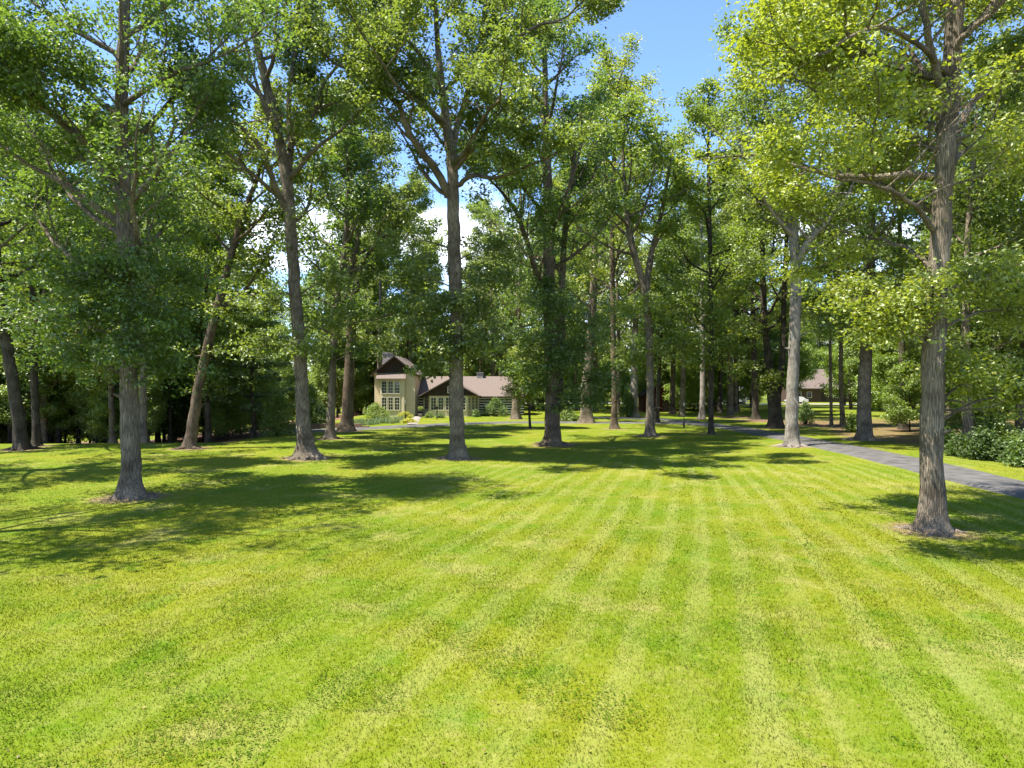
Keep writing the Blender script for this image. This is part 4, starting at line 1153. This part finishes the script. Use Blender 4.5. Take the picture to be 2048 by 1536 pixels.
# log wing
WX0, WX1, WY0, WY1, WE, WR = -12.9, 1.6, 96.0, 104.0, 2.85, 5.25
part(MB().box(WX0 + 0.01, WX1, WY0 + 0.004, WY1, -0.6, WE), 'chinked_wall', M['chink'])
wr = MB(); ym = (WY0 + WY1) / 2; sl_ = (WR - WE) / (ym - WY0)
wr.slab([(WX0 + 0.03, WY0 - 0.6, WE - 0.6 * sl_ + 0.15), (WX1 + 0.4, WY0 - 0.6, WE - 0.6 * sl_ + 0.15), (WX1 + 0.4, ym, WR + 0.15), (WX0 + 0.03, ym, WR + 0.15)], 0.15)
wr.slab([(WX0 + 0.03, ym, WR + 0.15), (WX1 + 0.4, ym, WR + 0.15), (WX1 + 0.4, WY1 + 0.6, WE - 0.6 * sl_ + 0.15), (WX0 + 0.03, WY1 + 0.6, WE - 0.6 * sl_ + 0.15)], 0.15)
wroof = part(wr, 'roof', M['shingle'])
part(MB().prism([(WY0 + 0.1, WE), (WY1 - 0.02, WE), (ym, WR - 0.03)], 'x', WX1 - 0.14, WX1 + 0.01), 'gable', M['dkwood'])
rl = random.Random(9)
for (a, b) in ((-12.85, -12.15), (-4.5, WX1 + 0.02)):
    z = -0.02
    while z < WE - 0.15:
        h = 0.215 + rl.uniform(-0.015, 0.015); e = rl.uniform(0, 0.12) if b > 0 else 0
        prof = [(WY0 + 0.10, z), (WY0 + 0.01, z), (WY0 - 0.03, z + h * 0.2), (WY0 - 0.035 + rl.uniform(-.01, .01), z + h * 0.8), (WY0 + 0.01, z + h), (WY0 + 0.10, z + h)]
        part(MB().prism(prof, 'x', a, b + e), 'log', M['log'])
        z += h + 0.13
part(MB().box(-5.0, -4.1, 99.5, 100.4, 4.8, 5.85).box(-5.07, -4.03, 99.43, 100.47, 5.85, 5.97), 'chimney', M['stone'])
window(-11.62, 1.72, 0.62, 1.62, 0, WY0 - 0.035, 0, 2, 4)
part(MB().box(-12.12, -11.16, WY0 - 0.035, WY0 + 0.002, 0.0, 2.8), 'entry_panel', M['trim'])
# sunroom: canted end, row of windows, front gable roof
PF, PX0, PX1 = 92.6, -10.9, -5.9
SR = [(-11.15, 96.07), (-11.15, 93.3), (PX0, PF), (PX1, PF), (-4.62, 95.0), (-4.62, 96.07)]
part(MB().prism(SR, 'z', -0.6, 2.75), 'sunroom_wall', M['stucco'])
for kx in range(5):
    window(PX0 + 0.52 + kx * 0.98, 1.68, 0.62, 1.62, 0, PF, 0, 2, 4)
ca = math.atan2(95.0 - PF, -4.62 - PX1); cl = math.hypot(95.0 - PF, -4.62 - PX1)
for kx in range(3):
    tt = (kx + 0.5) / 3 * cl
    window(0, 1.68, 0.55, 1.62, PX1 + math.cos(ca) * tt, PF + math.sin(ca) * tt, ca, 2, 4)
AX, AZ, EZ, HW = -8.3, 4.85, 2.62, 4.05
gr = MB()
gr.slab([(AX - HW, PF - 0.45, EZ + 0.12), (AX, PF - 0.45, AZ + 0.12), (AX, 100.0, AZ + 0.12), (AX - HW, 96.0, EZ + 0.12)], 0.13)
gr.slab([(AX, PF - 0.45, AZ + 0.12), (AX + HW, PF - 0.45, EZ + 0.12), (AX + HW, 96.0, EZ + 0.12), (AX, 100.0, AZ + 0.12)], 0.13)
part(gr, 'sunroom_roof', M['shingle'])
part(MB().prism([(AX - 3.7, 2.752), (AX + 3.7, 2.752), (AX, AZ - 0.05)], 'y', PF - 0.12, PF + 0.1), 'gable', M['dkwood'])
window(AX + 0.1, 3.55, 0.5, 0.75, 0, PF - 0.12, 0, 1, 2)
part(MB().box(-12.4, -10.95, 93.9, 95.9, -0.2, 0.12).box(-12.4, -10.95, 93.3, 93.9, -0.2, 0.02), 'doorstep', M['concrete'])

# ------------------------------------------------------------------ lamp posts
def lamp(px, pyb, label, h=2.25, Y=None):
    Y = Y or depth_of(pyb); x = (px - 1024) / FPX * Y
    r = empty('lamp_post', (x, Y, float(gz(x, Y))))
    MB().lathe([(0.09, -0.1), (0.09, 0.45), (0.06, 0.52), (0.035, 0.58), (0.03, h - 0.45), (0.05, h - 0.42), (0.02, h - 0.38)], 10).build('post', M['blackmetal'], r, True)
    MB().lathe([(0.07, h - 0.38), (0.12, h - 0.08)], 6).build('lantern_glass', M['lampglass'], r)
    mb = MB().lathe([(0.16, h - 0.08), (0.05, h + 0.06), (0.015, h + 0.12)], 6)
    for q in range(6):
        a = q * math.pi / 3
        mb.box(-0.008, 0.008, -0.008, 0.008, -0.38, -0.08, Matrix.Translation((0.1 * math.cos(a), 0.1 * math.sin(a), h)))
    mb.build('lantern_cap', M['blackmetal'], r)
    tag(r, label, 'lamp post')
lamp(811, 838, 'black lamp post among the yellow flowers before the gable', 2.2)
lamp(904, 862, 'black lamp post partly hidden by the tall open-crowned oak', 2.5)
lamp(1368, 855, 'black lamp post on the lawn at the inner bend of the driveway', 2.5)
# plain post by the walk
r = empty('garden_post', ((874 - 1024) / FPX * 85, 85, 0))
MB().box(-0.06, 0.06, -0.06, 0.06, -0.1, 1.25).build('post', M['blackmetal'], r)
MB().box(-0.14, 0.14, -0.12, 0.12, 1.25, 1.5).prism([(-0.18, 1.5), (0.18, 1.5), (0, 1.64)], 'y', -0.16, 0.16).build('birdhouse', M['dkwood'], r)
tag(r, 'short dark garden post with a small box before the sunroom windows', 'post')
# topiary in a pot by the door
T = Tree(333, 0.06, 46, 0.16, ((841 - 1024) / FPX * 90, 90, 0))
b0 = T.o.copy(); T.tube(np.array([b0 + UP * 0.3, b0 + UP * 0.6, b0 + UP * 0.95]), [0.025, 0.02, 0.02], 6)
for q in range(60):
    v = unit(T.rng.normal(0, 1, 3)); T.cluster(b0 + UP * 1.2 + v * 0.33 * T.rng.uniform(0.5, 1), 0.12, T.rng.uniform(0.5, 0.9))
tp = T.finish('topiary', LEAF['yellow'], BARK['dark'], 'ball-clipped potted topiary beside the entrance walk', 'topiary')
MB().lathe([(0.2, 0.0), (0.3, 0.42), (0.32, 0.45), (0.27, 0.45), (0.25, 0.38)], 12).build('pot', M['concrete'], tp, True)

# ------------------------------------------------------------------ low wall by the drive end
lw = empty('low_wall', (-20.5, 68.6, float(gz(-20.5, 68.6))))
rw = random.Random(4)
for row in range(3):
    x = -3.2 + (row % 2) * 0.25
    while x < 5.5:
        w = rw.uniform(0.7, 1.3)
        MB().box(x, x + w - 0.02, -0.22 + rw.uniform(-.03, .03), 0.22, row * 0.22 - 0.1, row * 0.22 + 0.11 + rw.uniform(-.005, 0), None).build('stone', M['timber'], lw)
        x += w
tag(lw, 'low brown retaining wall at the end of the inner drive beside the reddish trunk', 'wall')

# ------------------------------------------------------------------ red shed
sd = empty('red_shed', (22.9, 108, 0))
MB().box(-2.6, 2.6, 0, 4.5, -0.3, 2.6).prism([(-2.6, 2.6), (2.6, 2.6), (0, 4.2)], 'y', 0.0, 4.5).build('wall', M['red'], sd)
MB().slab([(-3.0, -0.4, 2.45), (0, -0.4, 4.3), (0, 4.9, 4.3), (-3.0, 4.9, 2.45)], 0.1).slab([(0, -0.4, 4.3), (3.0, -0.4, 2.45), (3.0, 4.9, 2.45), (0, 4.9, 4.3)], 0.1).build('roof', M['dkwood'], sd)
for q in range(17):
    MB().box(-2.58 + q * 0.304, -2.58 + q * 0.304 + 0.28, -0.025, -0.003, 0.0, 2.55).build('board', M['red'], sd)
dr = MB().box(0.25, 1.35, -0.06, -0.03, 0.02, 2.1).build('door', M['dkwood'], sd)
MB().box(0.35, 0.39, -0.10, -0.06, 0.95, 1.15).build('handle', M['blackmetal'], dr)
tag(sd, 'dark red board shed half hidden behind trunks past the driveway bend', 'shed')

# ------------------------------------------------------------------ far house across the street
fh = empty('far_house', (74, 166, 0))
MB().box(-8, 8, 0, 8, -0.5, 3.4).build('wall', M['brownwall'], fh)
MB().slab([(-8.6, -0.8, 3.3), (8.6, -0.8, 3.3), (8.6, 4, 7.9), (-8.6, 4, 7.9)], 0.2).slab([(-8.6, 4, 7.9), (8.6, 4, 7.9), (8.6, 8.8, 3.3), (-8.6, 8.8, 3.3)], 0.2).build('roof', M['shingle'], fh)
MB().prism([(0.05, 3.4), (7.95, 3.4), (4, 7.6)], 'x', -8.0, -7.8).prism([(0.05, 3.4), (7.95, 3.4), (4, 7.6)], 'x', 7.8, 8.0).build('gable', M['brownwall'], fh)
for q in (-6, -3.5, 3.2, 6):
    w_ = MB().box(q - 0.6, q + 0.6, -0.05, 0.0 - 0.002, 1.0, 2.5).build('window', M['trim'], fh)
    MB().box(q - 0.5, q + 0.5, -0.07, -0.051, 1.1, 2.4).build('pane', M['glass'], w_)
MB().box(-0.6, 0.5, -0.06, -0.002, 0, 2.2).build('door', M['dkwood'], fh)
tag(fh, 'low brown house with wide taupe roof across the far street', 'house')

# ------------------------------------------------------------------ vehicles on the far street
def van(x, y, rz, L, H, label, box=True):
    v = empty('van' if box else 'parked_car', (x, y, 0.06), rz)
    if box:
        prof = [(-L/2, 0.45), (L/2 - 0.1, 0.45), (L/2, 0.7), (L/2 - 0.08, 1.25), (L/2 - 0.9, 1.45), (L/2 - 1.35, H - 0.2), (L/2 - 1.8, H), (-L/2 + 0.1, H), (-L/2, H - 0.15)]
        wz = (H - 0.9, H - 0.35)
    else:
        prof = [(-L/2, 0.4), (L/2, 0.4), (L/2, 0.75), (L/2 - 0.9, 0.95), (L/2 - 1.5, H), (-L/2 + 1.1, H), (-L/2 + 0.3, 0.98), (-L/2, 0.9)]
        wz = (0.97, H - 0.1)
    MB().prism(prof, 'y', -0.95, 0.95).build('body', M['white'], v)
    for q in (-L/2 + 0.9, L/2 - 0.95):
        for sy_ in (-0.97, 0.80):
            wh = MB(); n = 16
            b = [(0.36 * math.cos(2*math.pi*i/n) + q, 0.36 * math.sin(2*math.pi*i/n) + 0.34) for i in range(n)]
            wo_ = wh.prism(b, 'y', sy_, sy_ + 0.2).build('wheel', M['tyre'], v)
            MB().prism([(0.2 * math.cos(2*math.pi*i/n) + q, 0.2 * math.sin(2*math.pi*i/n) + 0.34) for i in range(n)], 'y', sy_ - 0.012 if sy_ < 0 else sy_ + 0.201, sy_ - 0.001 if sy_ < 0 else sy_ + 0.212).build('rim', M['concrete'], wo_)
    for (a, b) in (((L/2 - 2.4, L/2 - 1.5) if box else (-0.1, 0.75)), ((-L/2 + 0.5, L/2 - 2.6) if box else (-L/2 + 1.25, -0.2))):
        MB().box(a, b, -0.965, -0.951, *wz).build('side_window', M['glass'], v)
    MB().box(L/2 - 0.02, L/2 + 0.03, -0.8, 0.8, 0.42, 0.62).build('bumper', M['blackmetal'], v)
    for sy_ in (-0.75, 0.55):
        MB().box(L/2 - 0.06, L/2 + 0.02, sy_, sy_ + 0.2, 0.66, 0.82).build('headlight', M['lampglass'], v)
    tag(v, label, 'van' if box else 'car')
van((1468 - 1024) / FPX * 150, 150, R(180 + 5), 5.4, 2.9, 'tall white van parked far off behind the thin trunks')
van((1594 - 1024) / FPX * 150, 150.5, R(175), 4.5, 1.5, 'white car on the far street mostly hidden by a dark evergreen', False)
TR = 0
for m_ in bpy.data.meshes:
    lt = np.empty(len(m_.polygons), np.int32); m_.polygons.foreach_get('loop_total', lt); TR += int((lt - 2).sum())
print('TRIS', TR)
